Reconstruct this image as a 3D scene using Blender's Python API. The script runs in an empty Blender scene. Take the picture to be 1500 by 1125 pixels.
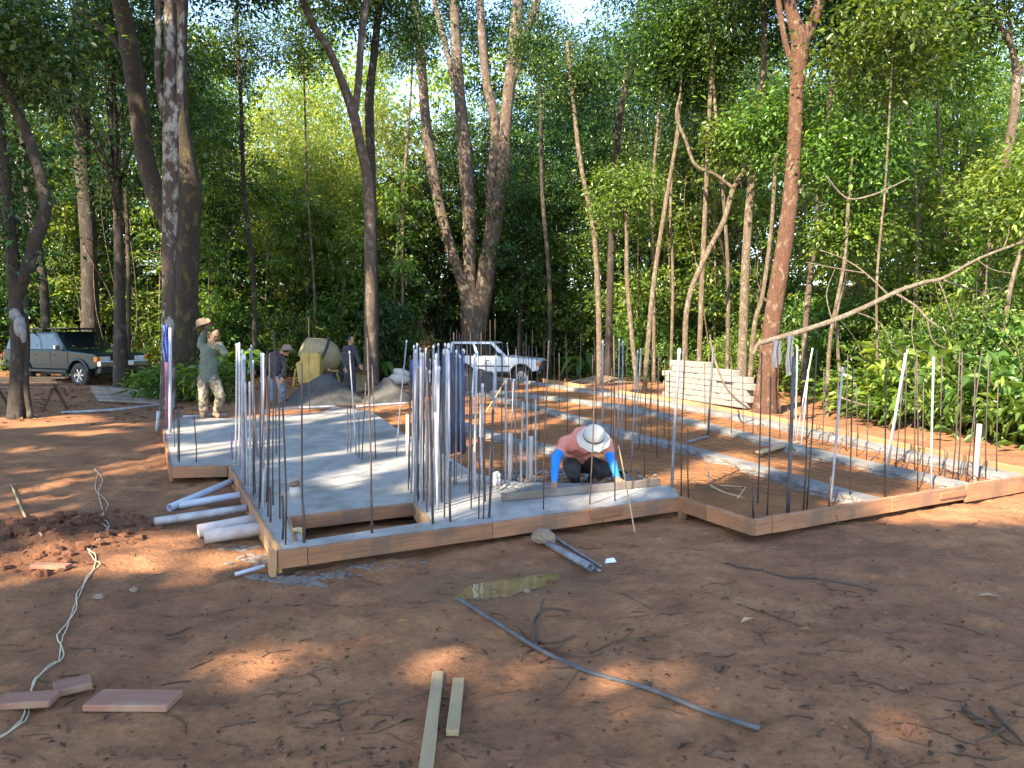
import bpy, bmesh, math, random
import numpy as np
from mathutils import Vector, Matrix, Quaternion
random.seed(7); np.random.seed(7)
R = math.radians
sc = bpy.context.scene
COL = sc.collection

# ------------------------------------------------------------------ camera, sky, sun, exposure
F = 1090.0; CAMH = 1.70; PITCH = math.atan(77.5/F)
cd = bpy.data.cameras.new('camera'); cam = bpy.data.objects.new('camera', cd); COL.objects.link(cam)
cam.location = (0, 0, CAMH); cam.rotation_euler = (math.pi/2-PITCH, 0, 0)
cd.sensor_width = 36; cd.lens = F/1500*36; cd.clip_end = 500; cd.clip_start = 0.05
sc.camera = cam
SUN_EL = R(38); SUN_AZ = R(35)            # shadows run 35 degrees right of straight ahead
SUNV = Vector((-math.sin(SUN_AZ)*math.cos(SUN_EL), -math.cos(SUN_AZ)*math.cos(SUN_EL), math.sin(SUN_EL)))
w = bpy.data.worlds.new('World'); sc.world = w; w.use_nodes = True
nt = w.node_tree; bg = nt.nodes['Background']
sky = nt.nodes.new('ShaderNodeTexSky'); sky.sky_type = 'NISHITA'; sky.sun_disc = False; sky.dust_density = .4; sky.ozone_density = 1.2
sky.sun_elevation = SUN_EL; sky.sun_rotation = math.atan2(SUNV.x, SUNV.y)
nt.links.new(sky.outputs[0], bg.inputs[0]); bg.inputs[1].default_value = 0.15
sd = bpy.data.lights.new('sun', 'SUN'); sun = bpy.data.objects.new('sun', sd); COL.objects.link(sun)
sd.energy = 5.0; sd.angle = R(0.6); sd.color = (1, 0.83, 0.60)
sun.rotation_euler = SUNV.to_track_quat('Z', 'Y').to_euler()
sc.view_settings.view_transform = 'Standard'; sc.view_settings.look = 'None'
sc.view_settings.exposure = 2.25; sc.view_settings.gamma = 1
sc.cycles.max_bounces = 6; sc.cycles.diffuse_bounces = 3; sc.cycles.glossy_bounces = 3
sc.cycles.transmission_bounces = 4; sc.cycles.use_denoising = True
sc.cycles.sample_clamp_indirect = 4

# ------------------------------------------------------------------ pixel helpers (photo pixels -> points of the site)
_c, _s = math.cos(PITCH), math.sin(PITCH)
def ray(px, py):
    u = (px-750)/F; v = (562.5-py)/F
    return Vector((u, _c+v*_s, -_s+v*_c))
def gp(px, py, z=0.0):
    d = ray(px, py); t = (z-CAMH)/d.z
    return Vector((0, 0, CAMH))+d*t
def wp(px, py, y):
    d = ray(px, py); return Vector((0, 0, CAMH))+d*(y/d.y)
def proj(x, y, z):
    dz = z-CAMH; fw = y*_c-dz*_s; up = y*_s+dz*_c
    return 750+F*x/fw, 562.5-F*up/fw

# ------------------------------------------------------------------ noise
def vnoise(x, y, seed=0):
    x = np.asarray(x, float); y = np.asarray(y, float)
    xi = np.floor(x).astype(np.int64); yi = np.floor(y).astype(np.int64)
    fx = x-xi; fy = y-yi; fx = fx*fx*(3-2*fx); fy = fy*fy*(3-2*fy)
    def h(a, b):
        n = (a*374761393+b*668265263+seed*974634777) & 0x7fffffff
        n = ((n ^ (n >> 13))*1274126177) & 0x7fffffff
        return ((n ^ (n >> 16)) & 0xffff)/65535.0
    return (h(xi, yi)*(1-fx)+h(xi+1, yi)*fx)*(1-fy)+(h(xi, yi+1)*(1-fx)+h(xi+1, yi+1)*fx)*fy
def fbm(x, y, seed=0, o=4):
    t = 0; a = .5; f = 1
    for k in range(o):
        t = t+a*vnoise(np.asarray(x)*f, np.asarray(y)*f, seed+k*17); a *= .5; f *= 2.03
    return t
def sstep(a, b, x):
    t = np.clip((np.asarray(x, float)-a)/(b-a), 0, 1); return t*t*(3-2*t)

# ------------------------------------------------------------------ materials
def mat(name):
    m = bpy.data.materials.new(name); m.use_nodes = True
    return m, m.node_tree, m.node_tree.nodes['Principled BSDF']
def N(nt, t, **k):
    n = nt.nodes.new(t)
    for a, b in k.items(): setattr(n, a, b)
    return n
def coord(nt, scale=(1, 1, 1), kind='Object'):
    tc = N(nt, 'ShaderNodeTexCoord'); mp = N(nt, 'ShaderNodeMapping'); mp.inputs['Scale'].default_value = scale
    nt.links.new(tc.outputs[kind], mp.inputs[0]); return mp.outputs[0]
def noise(nt, co, scale, detail=4, rough=.55):
    n = N(nt, 'ShaderNodeTexNoise'); n.inputs['Scale'].default_value = scale
    n.inputs['Detail'].default_value = detail; n.inputs['Roughness'].default_value = rough
    nt.links.new(co, n.inputs['Vector']); return n.outputs['Fac']
def ramp(nt, fac, stops):
    r = N(nt, 'ShaderNodeValToRGB'); e = r.color_ramp.elements
    while len(e) < len(stops): e.new(.5)
    for el, (p, c) in zip(e, stops):
        el.position = p; el.color = (*c, 1) if len(c) == 3 else c
    nt.links.new(fac, r.inputs[0]); return r.outputs[0]
def mixc(nt, fac, a, b, mode='MIX'):
    m = N(nt, 'ShaderNodeMix', data_type='RGBA', blend_type=mode)
    for sock, v in ((m.inputs[0], fac), (m.inputs[6], a), (m.inputs[7], b)):
        if hasattr(v, 'links') or hasattr(v, 'is_linked'): nt.links.new(v, sock)
        elif isinstance(v, (int, float)): sock.default_value = v
        else: sock.default_value = (*v, 1)
    return m.outputs[2]
def bump(nt, b, h, strength=.3, dist=.02):
    n = N(nt, 'ShaderNodeBump'); n.inputs['Strength'].default_value = strength; n.inputs['Distance'].default_value = dist
    nt.links.new(h, n.inputs['Height']); nt.links.new(n.outputs[0], b.inputs['Normal'])
def simple(name, c1, c2=None, rough=.6, scale=8, sc3=(1, 1, 1), metal=0, bmp=0, spec=.4, detail=5, lo=.35, hi=.65):
    m, t, b = mat(name)
    c2 = c2 or tuple(x*.75 for x in c1)
    co = coord(t, sc3); n = noise(t, co, scale, detail)
    t.links.new(ramp(t, n, [(lo, c1), (hi, c2)]), b.inputs['Base Color'])
    b.inputs['Roughness'].default_value = rough; b.inputs['Metallic'].default_value = metal
    b.inputs['Specular IOR Level'].default_value = spec
    if bmp: bump(t, b, n, bmp, .01)
    return m
def leaf_mat(name, dark, mid, bright, trans=.35, rough=.42):
    m, t, b = mat(name)
    at = N(t, 'ShaderNodeAttribute', attribute_name='tint')
    c = ramp(t, at.outputs['Fac'], [(0, dark), (.5, mid), (.9, bright), (1, (bright[0]*1.3, bright[1]*1.1, bright[2]*.9))])
    oi = N(t, 'ShaderNodeObjectInfo'); hs = N(t, 'ShaderNodeHueSaturation')
    mr = N(t, 'ShaderNodeMapRange'); mr.inputs[3].default_value = .75; mr.inputs[4].default_value = 1.25
    t.links.new(oi.outputs['Random'], mr.inputs[0]); t.links.new(mr.outputs[0], hs.inputs['Value'])
    mr2 = N(t, 'ShaderNodeMapRange'); mr2.inputs[3].default_value = .475; mr2.inputs[4].default_value = .515
    mth = N(t, 'ShaderNodeMath', operation='FRACT'); m2 = N(t, 'ShaderNodeMath', operation='MULTIPLY'); m2.inputs[1].default_value = 7.3
    t.links.new(oi.outputs['Random'], m2.inputs[0]); t.links.new(m2.outputs[0], mth.inputs[0]); t.links.new(mth.outputs[0], mr2.inputs[0])
    t.links.new(mr2.outputs[0], hs.inputs['Hue']); t.links.new(c, hs.inputs['Color'])
    t.links.new(hs.outputs[0], b.inputs['Base Color']); b.inputs['Roughness'].default_value = rough
    b.inputs['Specular IOR Level'].default_value = .5
    tr = N(t, 'ShaderNodeBsdfTranslucent'); mx = N(t, 'ShaderNodeMixShader'); mx.inputs[0].default_value = trans
    g = mixc(t, 1.0, hs.outputs[0], (2.1, 1.9, .55), 'MULTIPLY'); t.links.new(g, tr.inputs[0])
    t.links.new(b.outputs[0], mx.inputs[1]); t.links.new(tr.outputs[0], mx.inputs[2])
    t.links.new(mx.outputs[0], t.nodes['Material Output'].inputs[0])
    return m
def bark_mat(name, c1, c2, lichen, amount=.5, bscale=1.0):
    m, t, b = mat(name)
    co = coord(t, (1, 1, .22)); n1 = noise(t, co, 9*bscale, 6, .65)
    base = ramp(t, n1, [(.3, c1), (.7, c2)])
    co2 = coord(t, (1, 1, .6)); n2 = noise(t, co2, 3.2*bscale, 5, .6)
    lf = ramp(t, n2, [(.62-.25*amount, (0, 0, 0)), (.70-.25*amount, (1, 1, 1))])
    n3 = noise(t, coord(t), 14, 4, .7)
    lc = ramp(t, n3, [(.35, lichen), (.65, tuple(x*.6 for x in lichen))])
    t.links.new(mixc(t, lf, base, lc), b.inputs['Base Color'])
    b.inputs['Roughness'].default_value = .85; nb = noise(t, coord(t, (1, 1, .35)), 26*bscale, 5, .7); ha = N(t, 'ShaderNodeMath', operation='ADD'); t.links.new(n1, ha.inputs[0]); t.links.new(nb, ha.inputs[1]); bump(t, b, ha.outputs[0], 1.0, .05)
    cur = b.inputs['Base Color'].links[0].from_socket; t.links.new(mixc(t, .8, cur, ramp(t, nb, [(.3, (.45, .43, .42)), (.5, (1, 1, 1)), (.75, (1.25, 1.22, 1.18))]), 'MULTIPLY'), b.inputs['Base Color'])
    return m

M = {}
# dirt
def dirt(name, a, b_, c, dark, spec=.2):
    m, t, b = mat(name); co = coord(t)
    big = noise(t, co, .55, 6, .68); med = noise(t, co, 3.2, 7, .65); fine = noise(t, co, 28, 6, .7)
    c1 = ramp(t, med, [(.25, a), (.5, b_), (.78, c)])
    c2 = mixc(t, ramp(t, big, [(.42, (0, 0, 0)), (.62, (.65, .65, .65))]), c1, dark)
    c3 = mixc(t, .75, c2, ramp(t, fine, [(.25, (.55, .52, .5)), (.55, (1, 1, 1)), (.8, (1.25, 1.2, 1.1))]), 'MULTIPLY')
    t.links.new(c3, b.inputs['Base Color']); b.inputs['Roughness'].default_value = .92
    b.inputs['Specular IOR Level'].default_value = spec
    h = N(t, 'ShaderNodeMath', operation='ADD'); t.links.new(med, h.inputs[0]); t.links.new(fine, h.inputs[1])
    bump(t, b, h.outputs[0], .9, .03); return m
M['dirt'] = dirt('reddish_dirt', (.19, .088, .043), (.315, .150, .072), (.42, .215, .11), (.14, .072, .041))
_t = M['dirt'].node_tree; _b = _t.nodes['Principled BSDF']; _dc = _b.inputs['Base Color'].links[0].from_socket
_m = coord(_t); _mp = _m.node; _mp.vector_type = 'TEXTURE'; _mp.inputs['Location'].default_value = (-3.95, 5.9, 0); _mp.inputs['Scale'].default_value = (1.15, 1.3, 1)
_ln = N(_t, 'ShaderNodeVectorMath', operation='LENGTH'); _t.links.new(_m, _ln.inputs[0]); _nz = noise(_t, coord(_t), 3, 5)
_ad = N(_t, 'ShaderNodeMath', operation='ADD'); _t.links.new(_ln.outputs['Value'], _ad.inputs[0]); _t.links.new(_nz, _ad.inputs[1])
_mr = N(_t, 'ShaderNodeMapRange'); _mr.inputs[1].default_value = 1.15; _mr.inputs[2].default_value = 1.65; _mr.inputs[3].default_value = .85; _mr.inputs[4].default_value = 0
_t.links.new(_ad.outputs[0], _mr.inputs[0]); _t.links.new(mixc(_t, _mr.outputs[0], _dc, (.14, .064, .035)), _b.inputs['Base Color'])   # damp dug-up soil at the left
_m = coord(_t); _mp = _m.node; _mp.vector_type = 'TEXTURE'; _mp.inputs['Location'].default_value = (-.05, 4.93, 0); _mp.inputs['Scale'].default_value = (.62, .34, 1); _mp.inputs['Rotation'].default_value = (0, 0, .25)
_ln = N(_t, 'ShaderNodeVectorMath', operation='LENGTH'); _t.links.new(_m, _ln.inputs[0]); _ad = N(_t, 'ShaderNodeMath', operation='ADD'); _t.links.new(_ln.outputs['Value'], _ad.inputs[0]); _t.links.new(_nz, _ad.inputs[1])
_mr = N(_t, 'ShaderNodeMapRange'); _mr.inputs[1].default_value = 1.3; _mr.inputs[2].default_value = 1.9; _mr.inputs[3].default_value = .6; _mr.inputs[4].default_value = 0; _t.links.new(_ad.outputs[0], _mr.inputs[0])
_t.links.new(mixc(_t, _mr.outputs[0], _b.inputs['Base Color'].links[0].from_socket, (.15, .085, .045)), _b.inputs['Base Color'])   # wet rim of the puddle
_mr2 = N(_t, 'ShaderNodeMapRange'); _mr2.inputs[1].default_value = 0; _mr2.inputs[2].default_value = .6; _mr2.inputs[3].default_value = .92; _mr2.inputs[4].default_value = .45; _t.links.new(_mr.outputs[0], _mr2.inputs[0]); _t.links.new(_mr2.outputs[0], _b.inputs['Roughness'])
M['fill'] = dirt('orange_fill', (.23, .10, .04), (.33, .148, .056), (.41, .20, .085), (.17, .08, .04))
M['clod'] = dirt('dark_clods', (.12, .054, .030), (.17, .076, .042), (.23, .105, .058), (.09, .042, .026))
def concrete(name, a, b_, dk, rough=.7):
    m, t, b = mat(name); co = coord(t)
    big = noise(t, co, .9, 5, .6); fine = noise(t, co, 30, 6, .7); med = noise(t, co, 5, 6, .6)
    c = ramp(t, med, [(.3, a), (.7, b_)])
    c = mixc(t, ramp(t, big, [(.5, (0, 0, 0)), (.66, (.8, .8, .8))]), c, dk)
    c = mixc(t, .5, c, ramp(t, fine, [(.3, (.7, .7, .7)), (.6, (1, 1, 1))]), 'MULTIPLY')
    t.links.new(c, b.inputs['Base Color'])
    t.links.new(ramp(t, big, [(.45, (rough,)*3), (.7, (rough*.6,)*3)]), b.inputs['Roughness'])
    if name == 'wet_concrete':
        tr = noise(t, coord(t, (2.2, .5, 1)), 2.6, 5, .62); c = mixc(t, .55, c, ramp(t, tr, [(.36, (.62, .62, .64)), (.5, (1, 1, 1)), (.64, (1.18, 1.16, 1.12))]), 'MULTIPLY'); t.links.new(c, b.inputs['Base Color'])
    bump(t, b, fine, .35, .008); return m
M['slab'] = concrete('wet_concrete', (.25, .25, .245), (.37, .365, .35), (.14, .145, .145), .48)
M['beam'] = concrete('rough_concrete', (.135, .135, .13), (.20, .195, .185), (.095, .09, .085), .88)
M['spill'] = concrete('spilled_concrete', (.12, .10, .085), (.17, .145, .125), (.11, .075, .05), .9)
M['block'] = concrete('block_concrete', (.18, .175, .165), (.27, .26, .245), (.11, .105, .10), .9)
def wood(name, a, b_, stain=None, rough=.75):
    m, t, b = mat(name)
    n = noise(t, coord(t, (1.2, 26, 26)), 2.2, 6, .6); n2 = noise(t, coord(t, (1, 1, 1)), 3.0, 4)
    c = ramp(t, n, [(.3, a), (.7, b_)])
    if stain: c = mixc(t, ramp(t, n2, [(.5, (0, 0, 0)), (.64, (.75, .75, .75))]), c, stain)
    if name == 'form_board':
        sx = N(t, 'ShaderNodeSeparateXYZ'); t.links.new(coord(t), sx.inputs[0]); n5 = noise(t, coord(t, (1, 1, 2)), 9, 6, .65)
        ma = N(t, 'ShaderNodeMath', operation='MULTIPLY_ADD'); ma.inputs[1].default_value = 5.0; t.links.new(sx.outputs['Z'], ma.inputs[0]); t.links.new(n5, ma.inputs[2])
        c = mixc(t, ramp(t, ma.outputs[0], [(.0, (0, 0, 0)), (1, (0, 0, 0))]) if False else (lambda q: (t.links.new(ma.outputs[0], q.inputs[0]), setattr(q.inputs[1], 'default_value', 1.33), setattr(q.inputs[2], 'default_value', 1.5), setattr(q.inputs[4], 'default_value', .6), q.outputs[0])[-1])(N(t, 'ShaderNodeMapRange')), c, (.20, .18, .165))
    oi = N(t, 'ShaderNodeObjectInfo'); hs = N(t, 'ShaderNodeHueSaturation'); mr = N(t, 'ShaderNodeMapRange')
    mr.inputs[3].default_value = .7; mr.inputs[4].default_value = 1.2
    t.links.new(oi.outputs['Random'], mr.inputs[0]); t.links.new(mr.outputs[0], hs.inputs['Value'])
    t.links.new(c, hs.inputs['Color']); t.links.new(hs.outputs[0], b.inputs['Base Color'])
    b.inputs['Roughness'].default_value = rough; bump(t, b, n, .25, .004); return m
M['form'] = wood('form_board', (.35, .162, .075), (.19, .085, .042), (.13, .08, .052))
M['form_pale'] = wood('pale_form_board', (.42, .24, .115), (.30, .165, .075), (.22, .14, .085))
M['plank'] = wood('red_plank', (.32, .16, .105), (.22, .10, .065), (.36, .23, .15))
M['stick'] = wood('pale_batten', (.42, .32, .18), (.30, .21, .11), (.24, .20, .13))
M['greyboard'] = wood('cement_caked_board', (.15, .115, .09), (.10, .08, .06), (.19, .175, .16))
M['rebar'] = simple('rusty_steel', (.045, .04, .043), (.095, .06, .05), .6, 30, bmp=.2, metal=.3)
M['meshsteel'] = simple('rusty_mesh', (.15, .075, .04), (.10, .055, .035), .8, 12)
M['conduit'] = simple('grey_conduit', (.22, .225, .26), (.12, .125, .15), .45, 10, (1, 1, .5))
M['white_pipe'] = simple('white_pvc', (.38, .38, .41), (.22, .22, .235), .45, 9, (1, 1, .6))
M['pinkpipe'] = simple('dusty_white_pvc', (.50, .45, .44), (.36, .29, .26), .4, 6)
M['bluepipe'] = simple('bluish_pvc', (.33, .38, .46), (.42, .45, .50), .35, 6)
M['purple'] = simple('purple_conduit', (.20, .07, .16), (.26, .12, .22), .5, 10)
M['navy'] = simple('navy_tube', (.035, .05, .11), (.06, .08, .15), .35, 8)
M['darkpipe'] = simple('dark_grey_pipe', (.05, .052, .06), (.10, .10, .105), .75, 9)
M['tape'] = simple('white_tape', (.55, .55, .56), (.42, .42, .44), .6, 20)
M['cord'] = simple('cream_cord', (.52, .46, .31), (.40, .34, .24), .6, 30)
M['sand'] = dirt('grey_sand', (.065, .066, .064), (.095, .094, .09), (.13, .125, .115), (.055, .056, .055))
M['rock'] = concrete('stone', (.17, .125, .085), (.24, .18, .125), (.12, .085, .06), .9)
M['yellow'] = simple('yellow_paint', (.48, .33, .09), (.34, .23, .07), .5, 6, bmp=.1)
M['drum'] = simple('cement_splashed_drum', (.30, .24, .13), (.22, .18, .11), .8, 5, bmp=.3)
M['red'] = simple('red_plastic', (.55, .05, .04), (.42, .04, .03), .4, 6)
M['bluecloth'] = simple('blue_cloth', (.05, .08, .28), (.08, .12, .35), .9, 12, bmp=.4)
M['greycloth'] = simple('grey_cloth', (.085, .09, .115), (.06, .065, .08), .9, 9, bmp=.4)
M['whitecloth'] = simple('whitish_rag', (.22, .225, .23), (.13, .135, .14), .9, 12, bmp=.4)
M['brownrag'] = simple('brown_paper_wad', (.24, .16, .11), (.14, .09, .06), .9, 18, bmp=.5)
M['root'] = simple('dead_wood', (.10, .06, .036), (.05, .031, .02), .85, 18, (1, 1, .4), bmp=.5)
M['palebark'] = bark_mat('pale_branch_bark', (.27, .22, .155), (.13, .10, .07), (.36, .32, .25), .45, 5)
M['litter'] = leaf_mat('dead_leaves', (.045, .024, .014), (.10, .05, .026), (.26, .155, .08), .05, .9)
M['paper'] = simple('white_scrap', (.8, .8, .8), (.7, .7, .7), .7)
M['skin'] = simple('skin', (.34, .19, .12), (.28, .14, .09), .55, 6)
M['salmon'] = simple('salmon_shirt', (.62, .24, .18), (.54, .19, .14), .9, 7, bmp=.4)
M['bluesleeve'] = simple('bright_blue_sleeves', (.015, .22, .72), (.01, .17, .60), .7, 8, bmp=.3)
M['darkpants'] = simple('muddy_dark_trousers', (.018, .019, .023), (.06, .056, .055), .9, 7, bmp=.5)
M['hat'] = simple('pale_cloth_hat', (.50, .47, .42), (.40, .37, .34), .9, 9, bmp=.2)
M['greenshirt'] = simple('grey_green_shirt', (.125, .145, .12), (.08, .095, .075), .9, 7, bmp=.4)
M['camo'] = simple('camouflage_trousers', (.24, .20, .15), (.10, .085, .06), .9, 9, bmp=.4, lo=.45, hi=.52)
M['jacket'] = simple('dark_jacket', (.03, .03, .04), (.055, .05, .06), .9, 7, bmp=.4)
M['jeans'] = simple('blue_jeans', (.10, .15, .24), (.15, .20, .28), .9, 9, bmp=.4)
M['boot'] = simple('muddy_boots', (.09, .06, .04), (.16, .11, .08), .8, 9)
M['hair'] = simple('black_hair', (.015, .012, .01), (.03, .022, .02), .6, 30)
M['hatbrown'] = simple('brown_hat', (.22, .16, .11), (.16, .12, .08), .9, 9)
def paint(name, c, dust, rough=.25, amt=.5):
    m, t, b = mat(name); n = noise(t, coord(t), 3, 6, .6)
    t.links.new(mixc(t, ramp(t, n, [(.45, (0, 0, 0)), (.75, (amt,)*3)]), c, dust), b.inputs['Base Color'])
    b.inputs['Roughness'].default_value = rough; b.inputs['Coat Weight'].default_value = .1; b.inputs['Specular IOR Level'].default_value = .3; return m
M['teal'] = paint('teal_car_paint', (.003, .020, .024), (.016, .026, .025), .3, .3)
M['whitecar'] = paint('white_car_paint', (.72, .75, .80), (.48, .44, .40), .3, .4)
M['trim'] = simple('black_trim', (.02, .02, .022), (.04, .038, .036), .55, 6)
M['chrome'] = simple('dull_chrome', (.55, .56, .58), (.42, .42, .44), .25, 6, metal=.9)
M['tyre'] = simple('tyre_rubber', (.025, .024, .023), (.07, .055, .045), .85, 6)
M['amber'] = simple('amber_lens', (.75, .22, .02), (.65, .18, .02), .2, 5)
M['lens'] = simple('clear_lens', (.6, .62, .62), (.5, .5, .5), .15, 5)
m, t, b = mat('car_glass'); b.inputs['Base Color'].default_value = (.012, .018, .02, 1); b.inputs['Roughness'].default_value = .05; b.inputs['Specular IOR Level'].default_value = .7; M['glass'] = m
m, t, b = mat('muddy_water'); n = noise(t, coord(t), 5, 3)
t.links.new(ramp(t, n, [(.3, (.19, .12, .045)), (.7, (.25, .16, .06))]), b.inputs['Base Color'])
b.inputs['Roughness'].default_value = .025; b.inputs['IOR'].default_value = 1.5; n = noise(t, coord(t), 7, 2); bump(t, b, n, .1, .02); M['water'] = m

M['leaf_dark'] = leaf_mat('dark_leaf', (.009, .027, .011), (.024, .064, .019), (.075, .145, .038), .32, .3)
M['leaf_mid'] = leaf_mat('mid_leaf', (.022, .058, .013), (.058, .125, .026), (.125, .215, .045), .38, .32)
M['leaf_lite'] = leaf_mat('light_leaf', (.055, .11, .02), (.115, .20, .04), (.20, .28, .07), .42, .34)
M['leaf_bam'] = leaf_mat('bamboo_leaf', (.085, .14, .03), (.175, .24, .055), (.29, .33, .10), .48)
M['leaf_blue'] = leaf_mat('bluish_leaf', (.010, .034, .022), (.026, .074, .042), (.06, .135, .065), .3, .3)
M['leaf_big'] = leaf_mat('broad_leaf', (.03, .08, .016), (.078, .155, .032), (.155, .245, .055), .4, .35)
M['bark_dark'] = bark_mat('dark_bark', (.05, .036, .027), (.022, .017, .013), (.12, .11, .09), .25, 1.5)
M['bark_pale'] = bark_mat('lichen_bark', (.105, .07, .055), (.05, .037, .03), (.38, .37, .34), .45, 1.6)
M['bark_moss'] = bark_mat('mossy_bark', (.055, .038, .022), (.022, .017, .011), (.135, .105, .03), .25, 1.6)
M['bark_red'] = bark_mat('reddish_bark', (.15, .068, .036), (.07, .034, .021), (.25, .17, .115), .3, 2.8)
M['bark_tan'] = bark_mat('tan_bark', (.20, .15, .10), (.085, .06, .04), (.29, .25, .185), .42, 3.5)
M['bark_grey'] = bark_mat('grey_bark', (.135, .095, .068), (.07, .05, .037), (.25, .21, .17), .38, 1.8)

# ------------------------------------------------------------------ mesh builder
class MB:
    def __init__(s): s.v = []; s.f = []
    def add(s, vs, fs):
        o = len(s.v); s.v += [tuple(v) for v in vs]; s.f += [tuple(i+o for i in f) for f in fs]; return s
    def box(s, c, d, rot=None):
        c = Vector(c); vs = []
        for z in (-.5, .5):
            for x, y in ((-.5, -.5), (.5, -.5), (.5, .5), (-.5, .5)):
                p = Vector((x*d[0], y*d[1], z*d[2]))
                if rot is not None: p = rot @ p
                vs.append(p+c)
        return s.add(vs, [(3, 2, 1, 0), (4, 5, 6, 7), (0, 1, 5, 4), (1, 2, 6, 5), (2, 3, 7, 6), (3, 0, 4, 7)])
    def tube(s, pts, rad, seg=8, cap=True, rough=0, hollow=False):
        pts = [Vector(p) for p in pts]; n = len(pts)
        if not hasattr(rad, '__len__'): rad = [rad]*n
        rings = []; ref = Vector((0, 0, 1)); prev = None
        for i, p in enumerate(pts):
            tg = (pts[min(i+1, n-1)]-pts[max(i-1, 0)])
            if tg.length < 1e-9: tg = Vector((0, 0, 1))
            tg.normalize()
            if prev is None:
                a = tg.cross(Vector((1, 0, 0)) if abs(tg.x) < .8 else Vector((0, 1, 0))).normalized()
            else:
                a = (prev-tg*prev.dot(tg)).normalized()
            prev = a; b = tg.cross(a)
            rings.append([p+(a*math.cos(k*2*math.pi/seg)+b*math.sin(k*2*math.pi/seg))*rad[i]*(1+(random.uniform(-rough, rough) if rough else 0)) for k in range(seg)])
        vs = [q for r in rings for q in r]; fs = []
        for i in range(n-1):
            for k in range(seg):
                k2 = (k+1) % seg; fs.append((i*seg+k, i*seg+k2, (i+1)*seg+k2, (i+1)*seg+k))
        if cap:
            fs.append(tuple(range(seg-1, -1, -1))); fs.append(tuple((n-1)*seg+k for k in range(seg)))
        return s.add(vs, fs)
    def pipe(s, p0, p1, r, wall, seg=14):      # open pipe with a bore
        p0 = Vector(p0); p1 = Vector(p1); tg = (p1-p0).normalized()
        a = tg.cross(Vector((1, 0, 0)) if abs(tg.x) < .8 else Vector((0, 1, 0))).normalized(); b = tg.cross(a)
        vs = []
        for p, rr in ((p0, r), (p1, r), (p1, r-wall), (p0, r-wall)):
            vs += [p+(a*math.cos(k*2*math.pi/seg)+b*math.sin(k*2*math.pi/seg))*rr for k in range(seg)]
        fs = []
        for i in range(4):
            for k in range(seg):
                k2 = (k+1) % seg; j = (i+1) % 4; fs.append((i*seg+k, i*seg+k2, j*seg+k2, j*seg+k))
        return s.add(vs, fs)
    def ell(s, c, r, seg=12, rings=8, rot=None, rough=0):
        c = Vector(c); r = r if hasattr(r, '__len__') else (r, r, r); vs = []
        for i in range(1, rings):
            th = math.pi*i/rings
            for k in range(seg):
                ph = 2*math.pi*k/seg; q = 1+(random.uniform(-rough, rough) if rough else 0)
                p = Vector((math.sin(th)*math.cos(ph)*r[0]*q, math.sin(th)*math.sin(ph)*r[1]*q, math.cos(th)*r[2]*q))
                vs.append(c+(rot @ p if rot is not None else p))
        t = Vector((0, 0, r[2])); vs += [c+(rot @ t if rot is not None else t), c-(rot @ t if rot is not None else t)]
        fs = []
        for i in range(rings-2):
            for k in range(seg):
                k2 = (k+1) % seg; fs.append((i*seg+k, (i+1)*seg+k, (i+1)*seg+k2, i*seg+k2))
        T = len(vs)-2
        for k in range(seg):
            k2 = (k+1) % seg; fs.append((T, k, k2)); fs.append((T+1, (rings-2)*seg+k2, (rings-2)*seg+k))
        return s.add(vs, fs)
    def cap(s, a, b, ra, rb, seg=12):          # tapered capsule
        a = Vector(a); b = Vector(b); tg = (b-a)
        if tg.length < 1e-6: return s.ell(a, ra)
        tg.normalize(); pts = []; rr = []
        for k in range(4):
            t = k/4*math.pi/2; pts.append(a-tg*ra*math.cos(t)); rr.append(max(ra*math.sin(t), .0005))
        pts.append(a); rr.append(ra); pts.append(b); rr.append(rb)
        for k in range(3, -1, -1):
            t = k/4*math.pi/2; pts.append(b+tg*rb*math.cos(t)); rr.append(max(rb*math.sin(t), .0005))
        return s.tube(pts, rr, seg)
    def lathe(s, prof, seg=20, mtx=None):      # (r, z) profile about z
        vs = []
        for r, z in prof:
            for k in range(seg):
                p = Vector((r*math.cos(2*math.pi*k/seg), r*math.sin(2*math.pi*k/seg), z)); vs.append(mtx @ p if mtx is not None else p)
        fs = []
        for i in range(len(prof)-1):
            for k in range(seg):
                k2 = (k+1) % seg; fs.append((i*seg+k, i*seg+k2, (i+1)*seg+k2, (i+1)*seg+k))
        return s.add(vs, fs)
    def prism(s, poly, y0, y1):                # polygon in x,z extruded along y
        n = len(poly); vs = [(x, y0, z) for x, z in poly]+[(x, y1, z) for x, z in poly]
        fs = [tuple(range(n)), tuple(range(2*n-1, n-1, -1))]
        for i in range(n):
            j = (i+1) % n; fs.append((j, i, n+i, n+j))
        return s.add(vs, fs)
    def mesh(s, name, m, smooth=False):
        me = bpy.data.meshes.new(name); me.from_pydata(s.v, [], s.f); me.materials.append(m)
        if smooth:
            for p in me.polygons: p.use_smooth = True
        me.update(); return me
    def build(s, name, m, parent=None, smooth=False, loc=None):
        o = bpy.data.objects.new(name, s.mesh(name, m, smooth)); COL.objects.link(o)
        if parent is not None: o.parent = parent
        if loc is not None: o.location = loc
        return o
def fixn(o):
    bm = bmesh.new(); bm.from_mesh(o.data); bmesh.ops.recalc_face_normals(bm, faces=bm.faces); bm.to_mesh(o.data); bm.free(); return o
def bev(o, wd=.01, seg=2, ang=40):
    md = o.modifiers.new('bevel', 'BEVEL'); md.width = wd; md.segments = seg; md.limit_method = 'ANGLE'; md.angle_limit = R(ang); return o
def tag(o, label=None, cat=None, group=None, kind=None):
    if label: o['label'] = label
    if cat: o['category'] = cat
    if group: o['group'] = group
    if kind: o['kind'] = kind
    return o
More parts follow.
